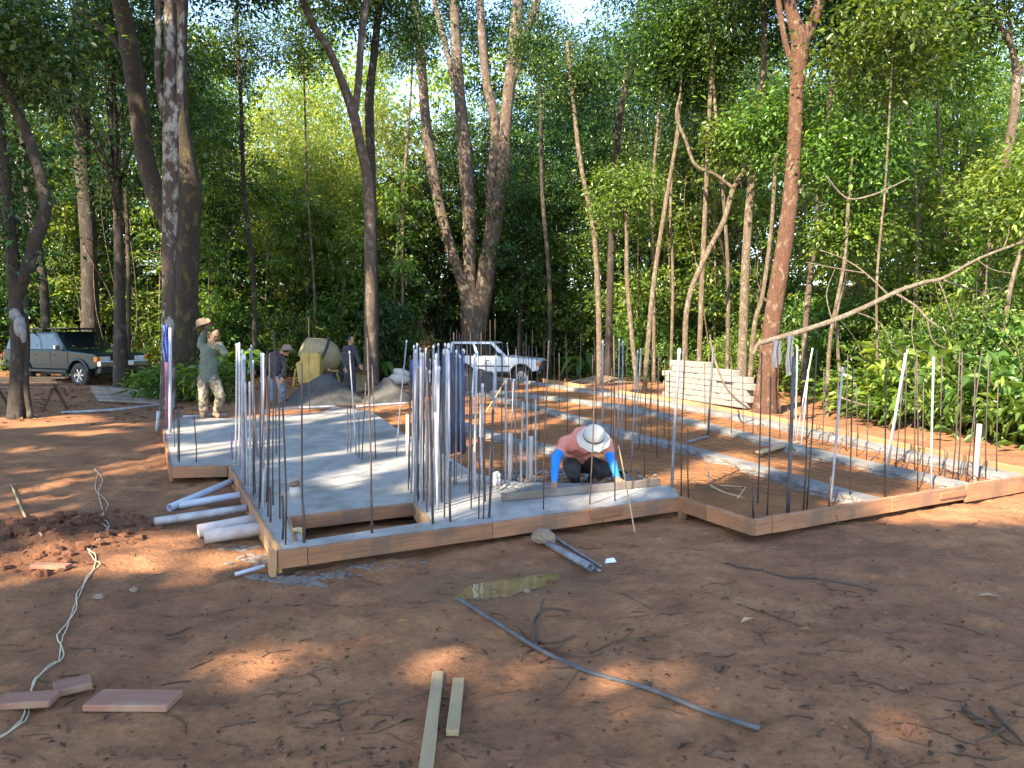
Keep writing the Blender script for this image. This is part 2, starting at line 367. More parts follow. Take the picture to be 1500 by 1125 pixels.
def empty(name, loc, label, cat, group=None, rz=0):
    o = bpy.data.objects.new(name, None); COL.objects.link(o); o.location = loc; o.rotation_euler = (0, 0, rz); o.empty_display_size = .2
    return tag(o, label, cat, group)
def copy_tree(o, parent=None):
    c = o.copy(); COL.objects.link(c)
    if parent is not None: c.parent = parent
    for ch in [x for x in KIDS.get(o.name, [])]: copy_tree(ch, c)
    return c
KIDS = {}
ORD = ['first', 'second', 'third', 'fourth', 'fifth', 'sixth', 'seventh', 'eighth', 'ninth', 'tenth', 'eleventh', 'twelfth', 'thirteenth', 'fourteenth', 'fifteenth', 'sixteenth', 'seventeenth', 'eighteenth', 'nineteenth', 'twentieth', 'twenty-first', 'twenty-second', 'twenty-third', 'twenty-fourth', 'twenty-fifth', 'twenty-sixth', 'twenty-seventh', 'twenty-eighth', 'twenty-ninth', 'thirtieth']
def ordlabels(items, what, where):
    """items: [(pixel x, object)] -> each a label of its own"""
    items = sorted(items, key=lambda q: q[0]); n = len(items)
    for i, (_, o) in enumerate(items):
        if n == 1: o['label'] = '%s, the only one %s' % (what, where)
        elif i == 0: o['label'] = '%s, leftmost one %s' % (what, where)
        elif i == n-1: o['label'] = '%s, rightmost one %s' % (what, where)
        else: o['label'] = '%s, %s from left %s' % (what, ORD[i], where)
def smoothpts(pts, n=6):
    """catmull-rom through (Vector, r)"""
    P = [pts[0]]+list(pts)+[pts[-1]]; out = []
    for i in range(1, len(P)-2):
        for k in range(n):
            t = k/n; q = []
            for a, b, c, d in zip(*[list(P[j][0])+[P[j][1]] for j in (i-1, i, i+1, i+2)]):
                q.append(.5*((2*b)+(-a+c)*t+(2*a-5*b+4*c-d)*t*t+(-a+3*b-3*c+d)*t**3))
            out.append((Vector(q[:3]), max(q[3], .002)))
    out.append((Vector(pts[-1][0]), pts[-1][1])); return out

# ------------------------------------------------------------------ ground
def gz(x, y, fine=True):
    x = np.asarray(x, float); y = np.asarray(y, float)
    z = -.36*sstep(24.5, 29.5, y)*sstep(-9, -5, x)*(1-sstep(6, 9, x))
    z = z+6.0*sstep(38, 75, y)+.9*sstep(9, 22, np.abs(x))*sstep(5, 20, y)*.3
    if fine:
        k = 1-sstep(14, 22, y)
        z = z+((fbm(x*.7, y*.7, 3)-.5)*.06+(fbm(x*3.3, y*3.3, 9)-.5)*.05+np.abs(fbm(x*8, y*8, 13)-.5)*.05-.012-.018*sstep(.6, .78, vnoise(x*4.2, y*5.0, 41)))*k*(sstep(-2, 2.5, y))
        # churned clods at the left
        c = sstep(.0, 1, 1-np.hypot((x+3.95)/.95, (y-5.9)/1.1))
        z = z+c*(.04+.26*(fbm(x*5, y*5, 21)-.35))
        # shallow hollow round the puddle
        m_ = sstep(.0, .45, 1-np.hypot((x+.05)/.62, (y-4.93-.28*(x+.05))/.34)); z = z*(1-.85*m_)-.012*m_
    return z
def G(x, y): return float(gz(x, y))
def sheet(name, xs, ys, zf, m, smooth=True):
    X, Y = np.meshgrid(xs, ys); Z = zf(X, Y); nx, ny = len(xs), len(ys)
    co = np.stack([X, Y, Z], -1).reshape(-1, 3)
    i = np.arange(ny-1)[:, None]*nx+np.arange(nx-1)[None, :]
    q = np.stack([i, i+1, i+1+nx, i+nx], -1).reshape(-1, 4)
    return npmesh(name, co, q, m, smooth)
def npmesh(name, co, faces, m, smooth=False):
    k = faces.shape[1]; me = bpy.data.meshes.new(name)
    me.vertices.add(len(co)); me.vertices.foreach_set('co', co.astype(np.float32).ravel())
    me.loops.add(faces.size); me.loops.foreach_set('vertex_index', faces.astype(np.int32).ravel())
    me.polygons.add(len(faces)); me.polygons.foreach_set('loop_start', (np.arange(len(faces))*k).astype(np.int32))
    me.polygons.foreach_set('loop_total', np.full(len(faces), k, np.int32))
    if smooth: me.polygons.foreach_set('use_smooth', np.ones(len(faces), bool))
    me.materials.append(m); me.update(calc_edges=True); return me
def link(name, me, parent=None):
    o = bpy.data.objects.new(name, me); COL.objects.link(o)
    if parent is not None: o.parent = parent
    return o
def axis(a, b, fine0, fine1, step, grow=1.18):
    xs = list(np.arange(fine0, fine1+1e-6, step)); st = step; x = xs[-1]
    while x < b: st *= grow; x += st; xs.append(x)
    st = step; x = xs[0]; pre = []
    while x > a: st *= grow; x -= st; pre.append(x)
    return np.array(pre[::-1]+xs)
tag(link('ground', sheet('ground', axis(-130, 130, -6.5, 7.5, .035), axis(-40, 150, 1.6, 10.5, .035), gz, M['dirt'])), kind='structure')

ZS = .165; ZF = .045
# ------------------------------------------------------------------ slab
def poly_slab(name, outer, holes, z0, z1, m):
    bm = bmesh.new(); es = []
    loops = []
    for lp in [outer]+holes:
        vs = [bm.verts.new((p.x, p.y, z1)) for p in lp]; loops.append(vs)
        for i in range(len(vs)): es.append(bm.edges.new((vs[i], vs[(i+1) % len(vs)])))
    bmesh.ops.triangle_fill(bm, use_beauty=True, edges=es)
    for vs in loops:
        lo = [bm.verts.new((v.co.x, v.co.y, z0)) for v in vs]
        for i in range(len(vs)):
            j = (i+1) % len(vs); bm.faces.new((vs[i], vs[j], lo[j], lo[i]))
    bmesh.ops.recalc_face_normals(bm, faces=bm.faces)
    me = bpy.data.meshes.new(name); bm.to_mesh(me); bm.free(); me.materials.append(m); return link(name, me)
g = lambda px, py: gp(px, py, ZS)
A = g(412, 806); L1 = g(338, 682); W1 = g(252, 684); W2 = g(241, 627); B = g(996, 728); C = g(1103, 760.5); Dr = g(1500, 703)
e1 = (B-A).normalized(); e2 = Vector((-e1.y, e1.x, 0))
Dr = C+e1*4.6
V00, V10, V11, V01 = g(429, 794), g(632, 763.5), g(608, 736), g(420, 757)
outer = [A, B, g(985, 712), g(930, 706), g(850, 708), g(760, 706), g(725, 700), g(690, 690), g(655, 668), g(622, 650), g(590, 634), g(560, 613), g(540, 601), g(490, 596),
         g(470, 604), g(400, 610), g(330, 613), g(262, 611), W2, W1, L1]
slab = poly_slab('concrete_slab', outer, [[V00, V10, V11, V01]], .055, ZS, M['slab'])
tag(slab, kind='structure')
# dirt fill inside the right-hand formwork
FR0 = g(795, 556); FR1 = g(1200, 624); FR2 = g(1560, 699)
fillpoly = [g(985, 712), g(1000, 722), C-e1*.02, C+e1*4.9, FR2, FR1, FR0, g(690, 556), g(600, 585), g(540, 601)]
def inpoly(X, Y, poly):
    ins = np.zeros(X.shape, bool); n = len(poly)
    for i in range(n):
        a, b = poly[i], poly[(i+1) % n]
        if abs(a.y-b.y) < 1e-9: continue
        c = ((a.y > Y) != (b.y > Y)) & (X < (b.x-a.x)*(Y-a.y)/(b.y-a.y)+a.x); ins ^= c
    return ins
fp = [B-e2*.02, C+e2*.01, C+e1*5.2, FR2, FR1, FR0, g(700, 552), g(540, 599), g(590, 636), g(655, 670), g(725, 702), g(760, 708), g(985, 714)]
xs = np.arange(-4, 9.5, .06); ys = np.arange(5.5, 26, .07)
X, Y = np.meshgrid(xs, ys); Z = ZF+(fbm(X*2.2, Y*2.2, 31)-.5)*.06+(fbm(X*9, Y*9, 33)-.5)*.03
nx = len(xs); ii = np.arange(len(ys)-1)[:, None]*nx+np.arange(nx-1)[None, :]
ok = inpoly(X[:-1, :-1]+.03, Y[:-1, :-1]+.035, fp)
q = np.stack([ii, ii+1, ii+1+nx, ii+nx], -1)[ok]
used, inv = np.unique(q, return_inverse=True)
me = npmesh('dirt_fill', np.stack([X, Y, Z], -1).reshape(-1, 3)[used], inv.reshape(-1, 4), M['fill'], True)
tag(link('dirt_fill', me), kind='structure')
# concrete footing strips
def strip(name, path, wd, top, label):
    P = smoothpts([(p, wd) for p in path], 14); vs = []; fs = []; n = len(P); prof = [(-1.35, 0), (-1.0, .55), (-.75, .97), (-.3, 1.0), (.3, 1.0), (.75, .97), (1.0, .55), (1.35, 0)]
    for i, (p, _) in enumerate(P):
        tg = (P[min(i+1, n-1)][0]-P[max(i-1, 0)][0]); tg.z = 0; tg.normalize(); sd_ = Vector((tg.y, -tg.x, 0))
        for k, (a, h) in enumerate(prof):
            j = random.uniform(-.018, .018) if h < .9 else random.uniform(-.006, .006)
            vs.append((p.x+sd_.x*(a*wd/2+j*2), p.y+sd_.y*(a*wd/2+j*2), .02+(top-.02)*h+j*.8))
    K = len(prof)
    for i in range(n-1):
        for k in range(K-1): fs.append((i*K+k, i*K+k+1, (i+1)*K+k+1, (i+1)*K+k))
    mb = MB(); mb.add(vs, fs); o = mb.build(name, M['beam'], smooth=False); fixn(o)
    return tag(o, label, 'footing', 'concrete footing strips in the right bay')
H = .115
gb = lambda px, py: gp(px, py, H)
strip('concrete_footing', [gb(690, 548), gb(795, 561), gb(930, 581), gb(1045, 601), gb(1160, 624), gb(1330, 661), gb(1520, 703)], .34, H, 'pale concrete footing strip running just inside the far right board')
strip('concrete_footing', [gb(640, 556), gb(730, 572), gb(830, 583), gb(930, 597), gb(1090, 634), gb(1230, 668), gb(1330, 690), gb(1432, 713)], .30, H, 'second concrete footing strip in from the far right board')
strip('concrete_footing', [gb(690, 572), gb(760, 588), gb(850, 612), gb(930, 636), gb(1010, 655), gb(1150, 694), gb(1225, 716), gb(1290, 733)], .28, H, 'concrete footing strip behind the worker, ending at the front right board')
strip('concrete_footing', [gb(640, 605), gb(720, 634), gb(760, 645), gb(800, 652), gb(850, 668), gb(905, 690)], .26, H, 'short concrete footing strip right of the navy tube bundle')

# ------------------------------------------------------------------ boards
def board(name, p0, p1, z0, z1, th, m, label, cat='board', group=None, side=1, bow=.004):
    p0 = Vector((p0.x, p0.y, 0)); p1 = Vector((p1.x, p1.y, 0)); d = p1-p0; L = d.length
    mb = MB(); n = max(2, int(L/.25)); vs = []; fs = []
    for i in range(n+1):
        x = L*i/n; o_ = random.uniform(-bow, bow); zt = random.uniform(-.004, .004)
        vs += [(x, o_, z0), (x, o_+th*side, z0), (x, o_+th*side, z1+zt), (x, o_, z1+zt)]
    for i in range(n):
        for k in range(4):
            k2 = (k+1) % 4; fs.append((i*4+k, i*4+k2, i*4+4+k2, i*4+4+k))
    fs += [(0, 3, 2, 1), (n*4, n*4+1, n*4+2, n*4+3)]
    mb.add(vs, fs); o = mb.build(name, m); fixn(o); bev(o, .004, 1)
    o.location = p0; o.rotation_euler = (0, 0, math.atan2(d.y, d.x))
    return tag(o, label, cat, group)
GB = 'formwork boards around the slab'
def alongpx(px):
    return A+(B-A)*max(0, min(1, ((lambda a, b: a/(a+b))(*[abs((px-q)) for q in (0, 1)])) if False else tpx(px)))
def tpx(px):
    lo, hi = -.2, 1.3
    for _ in range(40):
        md = (lo+hi)/2; p = A+(B-A)*md
        if proj(p.x, p.y, ZS)[0] < px: lo = md
        else: hi = md
    return lo
PA = A-e1*.0; S1 = A+(B-A)*tpx(449); S2 = A+(B-A)*tpx(719); S3 = A+(B-A)*tpx(881)
zt = ZS+.006
board('form_board', A-e1*.03, S1, .038, zt, .028, M['form'], 'short reddish form board at the front left corner of the slab', group=GB, side=-1)
board('form_board', S1+e1*.004, S2, .038, zt, .028, M['form'], 'long reddish form board along the slab front, below the rectangular void', group=GB, side=-1)
board('form_board', S2+e1*.004, S3, .038, zt, .028, M['form'], 'reddish form board in the middle of the slab front, below the screed', group=GB, side=-1)
board('form_board', S3+e1*.004, B-e1*.02, .038, zt, .028, M['form'], 'form board at the right end of the slab front, reaching the stake', group=GB, side=-1)
q0 = A+(B-A)*tpx(862)-e2*.031; q1 = A+(B-A)*tpx(906)-e2*.031
board('cover_block', q0, q1, .085, ZS+.004, .022, M['form'], 'small wooden cover block nailed over the seam of the front boards', side=-1)
st = empty('wooden_stake', (B.x, B.y-.02, 0), 'short wooden stake at the inner corner of the formwork', 'stake', rz=R(27))
MB().box((0, -.03, .07), (.06, .05, .21)).build('post', M['form'], st)
mid = B+(C-B)*.42
board('form_board', B+e1*.0, mid, .036, zt, .028, M['form'], 'short form board running from the stake toward the front right corner', group=GB, side=-1)
board('form_board', mid-e2*.004, C-e2*.028, .034, zt, .028, M['form'], 'form board meeting the front right corner from the left', group=GB, side=-1)
def tc(px):
    lo, hi = 0, 8
    for _ in range(40):
        md = (lo+hi)/2; p = C+e1*md
        if proj(p.x, p.y, ZS)[0] < px: lo = md
        else: hi = md
    return lo
board('form_board', C+e1*.002, C+e1*tc(1128), .03, zt, .028, M['form'], 'short form board piece at the front right corner', group=GB, side=-1)
board('form_board', C+e1*(tc(1128)+.004), C+e1*tc(1302), .028, zt, .028, M['form'], 'form board along the right front, between the corner and the leaning white pipes', group=GB, side=-1)
board('form_board', C+e1*(tc(1302)+.004), C+e1*tc(1410), .028, zt, .028, M['form'], 'form board along the right front, with a short batten on its face', group=GB, side=-1)
board('cover_block', C+e1*tc(1372)-e2*.031, C+e1*tc(1409)-e2*.031, .075, .135, .02, M['form'], 'narrow batten on the face of the right front board', side=-1)
board('form_board', C+e1*(tc(1410)+.004)-e2*.01, C+e1*6.2-e2*.01, .0, ZS+.02, .028, M['form'], 'sunlit orange form board at the right edge of the photo', group=GB, side=-1)
LL = L1-A
for i, (a, b, lab) in enumerate([(0.0, .2, 'sunlit form board on the left slab side nearest the front corner'), (.203, .45, 'left side form board where the two fat pipes meet it'), (.453, .72, 'left side form board where the thin pipe pair enters'), (.723, 1.0, 'left side form board nearest the left wing of the slab')]):
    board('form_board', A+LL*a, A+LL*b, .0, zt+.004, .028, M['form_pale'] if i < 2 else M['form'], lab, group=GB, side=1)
pa = A-e1*.055-e2*.02
st = empty('corner_stake', (pa.x, pa.y, 0), 'sunlit wooden stake at the front left corner of the formwork', 'stake', rz=R(27))
MB().box((-.01, .02, .085), (.04, .09, .18)).build('post', M['form_pale'], st)
board('form_board', W1, L1-e1*.03, .04, zt, .028, M['form'], 'form board across the front of the left wing of the slab', group=GB, side=-1)
board('form_board', W1-e2*.03, W2, .0, zt, .028, M['form'], 'weathered form board along the left side of the slab wing', group=GB, side=1)
board('form_board', V01-e1*.0, V11, .05, ZS+.004, .025, M['form'], 'form board at the back of the rectangular void', group=GB, side=-1)
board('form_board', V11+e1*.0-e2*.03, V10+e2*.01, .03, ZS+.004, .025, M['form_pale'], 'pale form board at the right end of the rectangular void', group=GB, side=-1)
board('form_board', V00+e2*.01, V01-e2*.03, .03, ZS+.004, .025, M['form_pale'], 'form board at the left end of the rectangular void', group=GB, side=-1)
fr = [g(795, 555), g(1010, 588), g(1200, 624), g(1345, 655), g(1600, 707)]
for i, lab in enumerate(['shaded far board of the right bay behind the concrete blocks row', 'far board of the right bay in front of the reddish tree', 'sunlit far board of the right bay below the leaning branch', 'sunlit far board of the right bay at the right edge']):
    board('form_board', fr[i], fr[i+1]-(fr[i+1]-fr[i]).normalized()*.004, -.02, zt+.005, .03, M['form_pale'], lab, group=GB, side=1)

# screed board under the worker's hands
p0 = gp(736, 735, ZS); p1 = gp(968, 712, ZS)
board('screed_board', p0, p1, ZS+.002, ZS+.075, .035, M['greyboard'], 'long cement-caked screed board held by the crouching worker', 'screed', side=1)
pl = [(120, 1040, 244, 1042, .13, 'plank', 'largest reddish plank offcut lying on the dirt at lower left', .12), (79, 1019, 136, 1006, .10, 'plank', 'small reddish plank offcut behind the largest offcut', .09), (-12, 1040, 72, 1036, .09, 'plank', 'reddish plank offcut under the cream cord at the left edge', .10), (43, 835, 96, 836, .06, 'plank', 'short reddish offcut beside the dark clods', .05)]
def flat(name, px0, py0, px1, py1, wd, th, m, lab, cat, z=None, group=None):
    a = gp(px0, py0); b = gp(px1, py1); d = b-a; L = d.length; c = (a+b)/2
    mb = MB(); mb.box((0, 0, th/2), (L, wd, th)); o = mb.build(name, m); bev(o, .004, 1)
    rz = math.atan2(d.y, d.x); n = Vector((-math.sin(rz), math.cos(rz), 0))
    c = c+n*wd/2; zz = max(G(c.x+k*d.x, c.y+k*d.y) for k in (-.4, -.2, 0, .2, .4)) if z is None else z
    o.location = (c.x, c.y, zz); o.rotation_euler = (R(random.uniform(-2, 2)), R(random.uniform(-1.5, 1.5)), rz)
    return tag(o, lab, cat, group)
for a in pl: flat('plank_offcut', *a[:4], a[4]*1.25, .032, M[a[5]], a[6], 'plank', group='plank offcuts at lower left')
flat('batten', 632, 1150, 650, 985, .055, .03, M['stick'], 'longer pale batten running off the bottom of the photo', 'batten')
flat('batten', 672, 1075, 680, 996, .055, .03, M['stick'], 'shorter pale batten lying beside the longer one', 'batten')
flat('plank_offcut', 1116, 676, 1174, 656, .09, .03, M['stick'], 'pale plank lying across the dirt between the right footings', 'plank', z=.085)

# ------------------------------------------------------------------ rods and conduits
def rod(px0, py0, px1, py1, z, r, m, name, cap=None, bend=.01, seg=6):
    a = gp(px0, py0, z); b = wp(px1, py1, a.y); root = None
    d = b-a; k = Vector((random.uniform(-bend, bend), random.uniform(-bend, bend), 0))
    P = [Vector((0, 0, -.05)), d*.33+k, d*.66+k*.6, d]
    mb = MB(); mb.tube(P, r, seg)
    if not cap:
        return mb.build(name, m, smooth=True, loc=a)
    root = bpy.data.objects.new(name, None); COL.objects.link(root); root.location = a
    mb.build('tube', m, root, smooth=True)
    MB().ell(d, (r*1.3, r*1.3, r*2.2), 8, 6).build('tape_cap', M['tape'], root, smooth=True)
    return root
KIND = {'b': ('rebar_rod', .0068, 'rebar', 0, 'rusty upright rebar rod', 'rebar'),
        'B': ('rebar_rod', .011, 'rebar', 0, 'thick rusty rebar rod', 'rebar'),
        's': ('rebar_stub', .009, 'rebar', 0, 'short thick rebar stub', 'rebar'),
        'w': ('conduit_pipe', .0115, 'white_pipe', 1, 'white taped-tip conduit', 'conduit'),
        'g': ('conduit_pipe', .0085, 'conduit', 1, 'grey taped-tip conduit', 'conduit'),
        'G': ('grey_pipe', .016, 'conduit', 1, 'thick grey taped-tip conduit', 'conduit'),
        'p': ('purple_conduit', .011, 'purple', 0, 'purple conduit', 'conduit'),
        'W': ('white_pipe', .026, 'pinkpipe', 0, 'fat white upright pipe', 'pipe'),
        'v': ('white_tube', .010, 'white_pipe', 0, 'plain white upright tube', 'tube'),
        'd': ('dark_pipe', .017, 'darkpipe', 0, 'thick dark grey upright pipe', 'pipe'),
        'n': ('navy_tube', .020, 'navy', 0, 'dark navy upright tube', 'tube')}
ZONES = {
 'wing': ('in the left wing of the slab', ZS, """243 628 242 482 p;246 626 245 479 p;256 655 254 600 b;260.5 676 260 598 b;263 677 262.5 598 b;287.5 677 284 610 b"""),
 'bundle': ('in the bundle at the slab notch', ZS, """344 683 347 506 w;350 683 350.5 505 w;358.6 710 357.5 524 G;362 711 359 560 v;366 711 365.6 559 v;340 673 339.6 639 p;354 688 353.5 638 p;385 700 383 520 w;372 690 371 530 g;355 700 354.5 515 w;376 667 365.6 512 g;378 670 368 507 g;374 722 373 595 b;377 669 388 600 v"""),
 'leftedge': ('along the left edge of the slab', ZS, """371 725 371 540 b;379 745 381 560 b;386 715 386 520 g;390 735 391 560 b;400 740 401 545 b;410 760 409 560 b;381 735 391 514 b;385 744 387 687 v;392 757 395 517 b;396 765 396 713 s;404.6 665 401.4 488 b;418 798 413.6 582 b;413 790 413.4 726 s"""),
 'lip': ('on the lip in front of the rectangular void', ZS, """444.5 794 442 532 b;445.5 795 443.5 736 s;544 780 538 495 b;545 781 543.6 722 s;634 767 629 560 B"""),
 'mid': ('in the middle of the slab', ZS, """454 606 452.5 464 b;509.6 663 509 592 b;513.5 663 513 590 b;522 667 512 516 g;525.6 671 525 592 b;530 674 536 560 b;550.6 672 545 535 b;580 668 595.5 500 g;597.5 668 597.5 607 W"""),
 'cluster': ('in the cluster left of the navy tubes', ZS, """600 700 601 520 b;607 745 609 515 g;612 735 613 540 b;619 715 621 520 w;625 750 626 515 b;633 735 635 508 g;642 742 643 540 w;647 735 648 512 b;598 718 602 560 b;606 712 607 530 w;617 738 617 520 w;630 742 629.5 545 g;640 730 639 522 w;624 715 625 540 g;602 722 606.5 508 g;609.6 726 611 505 g;614 730 613 680 s;621 734 622 505 b;641 747 638 604 v;612 700 615.5 511 g;616 690 624 512 g;603 690 612 536 v;634 715 628 510 b;627 700 630 528 g;637 720 636.6 530 w"""),
 'front': ('between the void and the screed board', ZS, """654 738 655 515 w;688 722 689 505 b;696 730 698 540 w;711 735 712 530 b;721 712 723 545 g;733 712 735 520 b;740 708 741 560 w;651 759 650 560 b;690 745 690 575 b;659.7 764 660 676 B;665 710 664.6 487 b;701 760 702 640 b;708 760 707 640 b;716 758 722 600 B;657 718 657 516 w;655 712 652 505 g;668 708 668.6 515 g;645 705 642 505 g;649 700 655 530 w;676 700 674 523 g"""),
 'pale': ('in the pale cluster left of the worker', ZS, """685.6 709 695.6 522 w;693 709.6 694 654 v;701 709 704 592 v;706 717 707 565 w;716 708 726.7 523 w;747 703 748 634 W;764 707 765.6 588 v;771.6 708 772 550 v;778 705 778 639 W;785 705.6 784.4 585 v;762 707 762 648 v;756.7 703 753 557 g"""),
 'backmid': ('between pale cluster and white car', ZF, """700 650 701 492 b;703 640 704.8 487 b;690 640 689 486 b;676 635 676.4 489 b;672 640 672.7 487 b;749 628 752 557 v;752 600 743 503 g;757 600 755.5 513 g;765 620 766.7 499 b;770 625 771 488 b;778 640 780 484 b;791 659 785.6 507 b;740 608 741 556 b;711 575 711 467 b;718 578 718 469 b;725 580 725 467 b;735 590 736 500 b;728 600 727 512 g;744 615 745 520 b;698 600 699 480 b;684 610 684 500 b;760 585 760 486 b;774 596 775 505 b;796 590 797 494 b;812 585 812 508 b;820 600 819 517 b;660 590 660 478 b;669 585 669 483 b"""),
 'worker': ('around the crouching worker', ZS, """796 746 804 498 b;863.4 739 872 550 b;900.8 734 899 491 b;984 714 995 515 G;998 719 1003.6 512 b;1008.6 721 1008 629 b"""),
 'behind': ('behind the crouching worker', ZF, """898 660 899 510 b;954 655 955 512 b;962 670 964 530 b;980 660 981 545 b;872 640 873 505 b;831 632 828.6 490 b;848 627 850.5 492 b;882.6 627 883 501 G;906 649 907 498 g;910.7 664 912.5 501 g;924.4 691 934 515 g;932 640 938.6 512 g;914.5 600 919 500 b;944 699 946 575 b;950 620 957 500 b;935.6 659 943 599 b;926 612 928 540 b;868 600 868 520 b;890 590 891 506 b;938 595 939 520 b;964 610 965 515 b;973 640 974 525 b;917 640 918 528 b;895 640 896 540 b"""),
 'blocks': ('between the worker and the concrete blocks', ZF, """1037 639 1045 507 d;1032 627 1032 532 b;1071 639 1071 522 b;1089 639 1088 537 b;1102 642 1103 600 b;1143 644 1143 584 b;1155 654 1154 597 b"""),
 'corner': ('at the front right corner of the formwork', ZF, """1103.7 757 1103.7 712 s;1110 735 1116 517 b;1123.6 754 1129 552 b;1154 750 1163 522 d;1176.6 746 1183 580 b;1181.5 746 1196.5 512 b;1215 744 1217.6 698 s"""),
 'right': ('along the right front board', ZF, """1216 738 1234 541 w;1245 735 1249.5 535 b;1296 729 1298.5 525 b;1344 721 1342.7 511 b;1364.8 718 1367.5 526 w;1394.7 709 1406 514 b;1402.7 707 1409.5 515 b;1414 711 1438 513 b;1428.5 706 1434.7 621 W"""),
 'rightback': ('in the right bay by the branch', ZF, """1205 650 1207 540 b;1240 660 1242 520 b;1255 668 1254 560 b;1340 690 1341 530 b;1352 694 1353 560 b;1376 698 1380 520 b;1424 704 1428 540 b;1444 702 1449 520 b;1460 700 1462 560 b;1165 649 1168 509 w;1166 645 1190 512 w;1173 654 1184 543 w;1269 679 1273 578 b;1296 686 1326 520 w;1300 688 1329 514 g;1325 675 1328 507 b;1310.7 691 1322 563 b;1382.7 696.7 1384 659 b;1362 668 1365 590 b;1225 655 1228 560 b"""),
}
groups = {}
for zn, (where, z, txt) in ZONES.items():
    by = {}
    for it in txt.split(';'):
        q = it.split(); k = q[4]; bx, by_, tx, ty = map(float, q[:4])
        nm, r, mt, cp, look, cat = KIND[k]
        o = rod(bx, by_, tx, ty, z, r, M[mt], nm, cp, bend=.012 if k in 'bBws' else .006)
        tag(o, None, cat, 'rods and conduits standing %s' % where); by.setdefault(k, []).append((bx+.01*tx, o))
    for k, items in by.items(): ordlabels(items, KIND[k][4], where)
# navy bundle
items = []
for i in range(22):
    px = 643+i*1.75+random.uniform(-.6, .6); py = 666-random.uniform(0, 10)
    o = rod(px+2, py, px+random.uniform(-4, 4), 508+random.uniform(-3, 28), ZS if px < 660 else ZF, .02, M['navy'], 'navy_tube', 1 if i % 3 == 0 else None, .02)
    tag(o, None, 'tube', 'dark navy tubes bundled at the slab edge'); items.append((px, o))
ordlabels(items, 'dark navy upright tube', 'in the thick navy bundle at the slab edge')
# the tall white pipe with purple ones, and rag
o = rod(249, 634, 249.5, 480, ZS, .024, M['white_pipe'], 'white_pipe', None); tag(o, 'tall white pipe at the left slab corner, in front of the mossy tree', 'pipe')
o = rod(229, 631, 232, 602, 0, .03, M['white_pipe'], 'white_pipe', None); tag(o, 'short white pipe stub leaning outside the left wing of the slab', 'pipe')
# hooked stirrups along the right footings
items = []
for i, (x, y) in enumerate([(1213, 645), (1229, 668), (1276, 678), (1292, 683), (1313, 686), (1328, 688), (1357, 698), (1375, 703), (1384, 702), (1395, 706), (1405, 708), (1418, 708), (1334, 668), (1344, 668), (1414, 692), (1440, 688), (1110, 628), (1196, 637)]):
    a = gp(x, y, .06); mb = MB(); s = random.uniform(.8, 1.2)
    mb.tube([(0, 0, -.05), (0, 0, .05*s), (.015*s, 0, .085*s), (.05*s, .01, .105*s), (.085*s, .02, .095*s), (.11*s, .02, .06*s)], .007, 6)
    o = mb.build('hooked_bar', M['rebar'], smooth=True, loc=a); o.rotation_euler = (0, 0, random.uniform(-.4, .4))
    tag(o, None, 'rebar', 'hooked bar ends sticking out of the right footings'); items.append((x, o))
ordlabels(items, 'small hooked bar end', 'poking from the right footing strips')
# bent dark pipe foot and loose wires
mb = MB(); a = gp(1037, 641, .05); b = gp(1005, 650, .05); mb.tube([a-a, Vector((-.02, -.03, .0)), (b-a)], .018, 8)
tag(mb.build('pipe_elbow', M['conduit'], smooth=True, loc=a+Vector((0, 0, .02))), 'grey pipe lying on the dirt at the foot of the dark pipe', 'pipe')
a = gp(710, 606, .1); b = wp(741, 556, a.y); mb = MB(); mb.tube([Vector((0, 0, 0)), (b-a)*.5+Vector((.02, 0, .02)), b-a], .011, 6)
tag(mb.build('bent_strip', M['stick'], loc=a), 'thin pale strip leaning diagonally in front of the white car', 'strip')
a = gp(930, 777); b = wp(906, 652, a.y+.3); mb = MB(); mb.tube([Vector((0, 0, -.02)), (b-a)*.5, b-a], .006, 6)
tag(mb.build('thin_stake', M['stick'], loc=a), 'thin stake pushed into the dirt in front of the form board', 'stake')
a = gp(1222, 738, .12); b = gp(1229, 782); mb = MB(); mb.tube([Vector((0, 0, .04)), (b-a)*.5+Vector((0, 0, .03)), b-a], .004, 5)
tag(mb.build('tie_wire', M['rebar'], loc=a), 'thin wire hanging over the right front board to the ground', 'wire')

# rebar mesh mats
def meshmat(label, quad, nu, nv):
    mb = MB(); a, b, c, d = [Vector((p.x, p.y, 0)) for p in quad]
    bl = lambda u, v: (a*(1-u)+b*u)*(1-v)+(d*(1-u)+c*u)*v
    def run(f, n):
        P = []
        for k in range(n+1):
            p = f(k/n); P.append(p+Vector((random.uniform(-.012, .012), random.uniform(-.012, .012), ZF+.03+random.uniform(0, .03))))
        mb.tube(P, .0032, 4, False)
    for i in range(nu+1): run(lambda t: bl(i/nu, t), 12)
    for j in range(nv+1): run(lambda t: bl(t, j/nv), 6)
    o = mb.build('rebar_mesh', M['meshsteel']); return tag(o, label, 'rebar mesh', 'rebar mesh mats on the dirt fill')
meshmat('rebar mesh mat in the bay between corner board and the worker', [gp(1010, 722, ZF), gp(1255, 738, ZF), gp(985, 655, ZF), gp(870, 650, ZF)], 12, 12)
meshmat('rebar mesh mat in the sunlit bay right of the corner rods', [gp(1310, 728, ZF), gp(1410, 714, ZF), gp(960, 606, ZF), gp(930, 640, ZF)], 8, 26)
meshmat('rebar mesh mat in the narrow bay next to the far board', [gp(1445, 712, ZF), gp(1500, 702, ZF), gp(900, 583, ZF), gp(870, 587, ZF)], 5, 34)
meshmat('rebar mesh mat behind the pale pipe cluster', [gp(735, 700, ZF), gp(880, 695, ZF), gp(800, 655, ZF), gp(670, 640, ZF)], 8, 10)
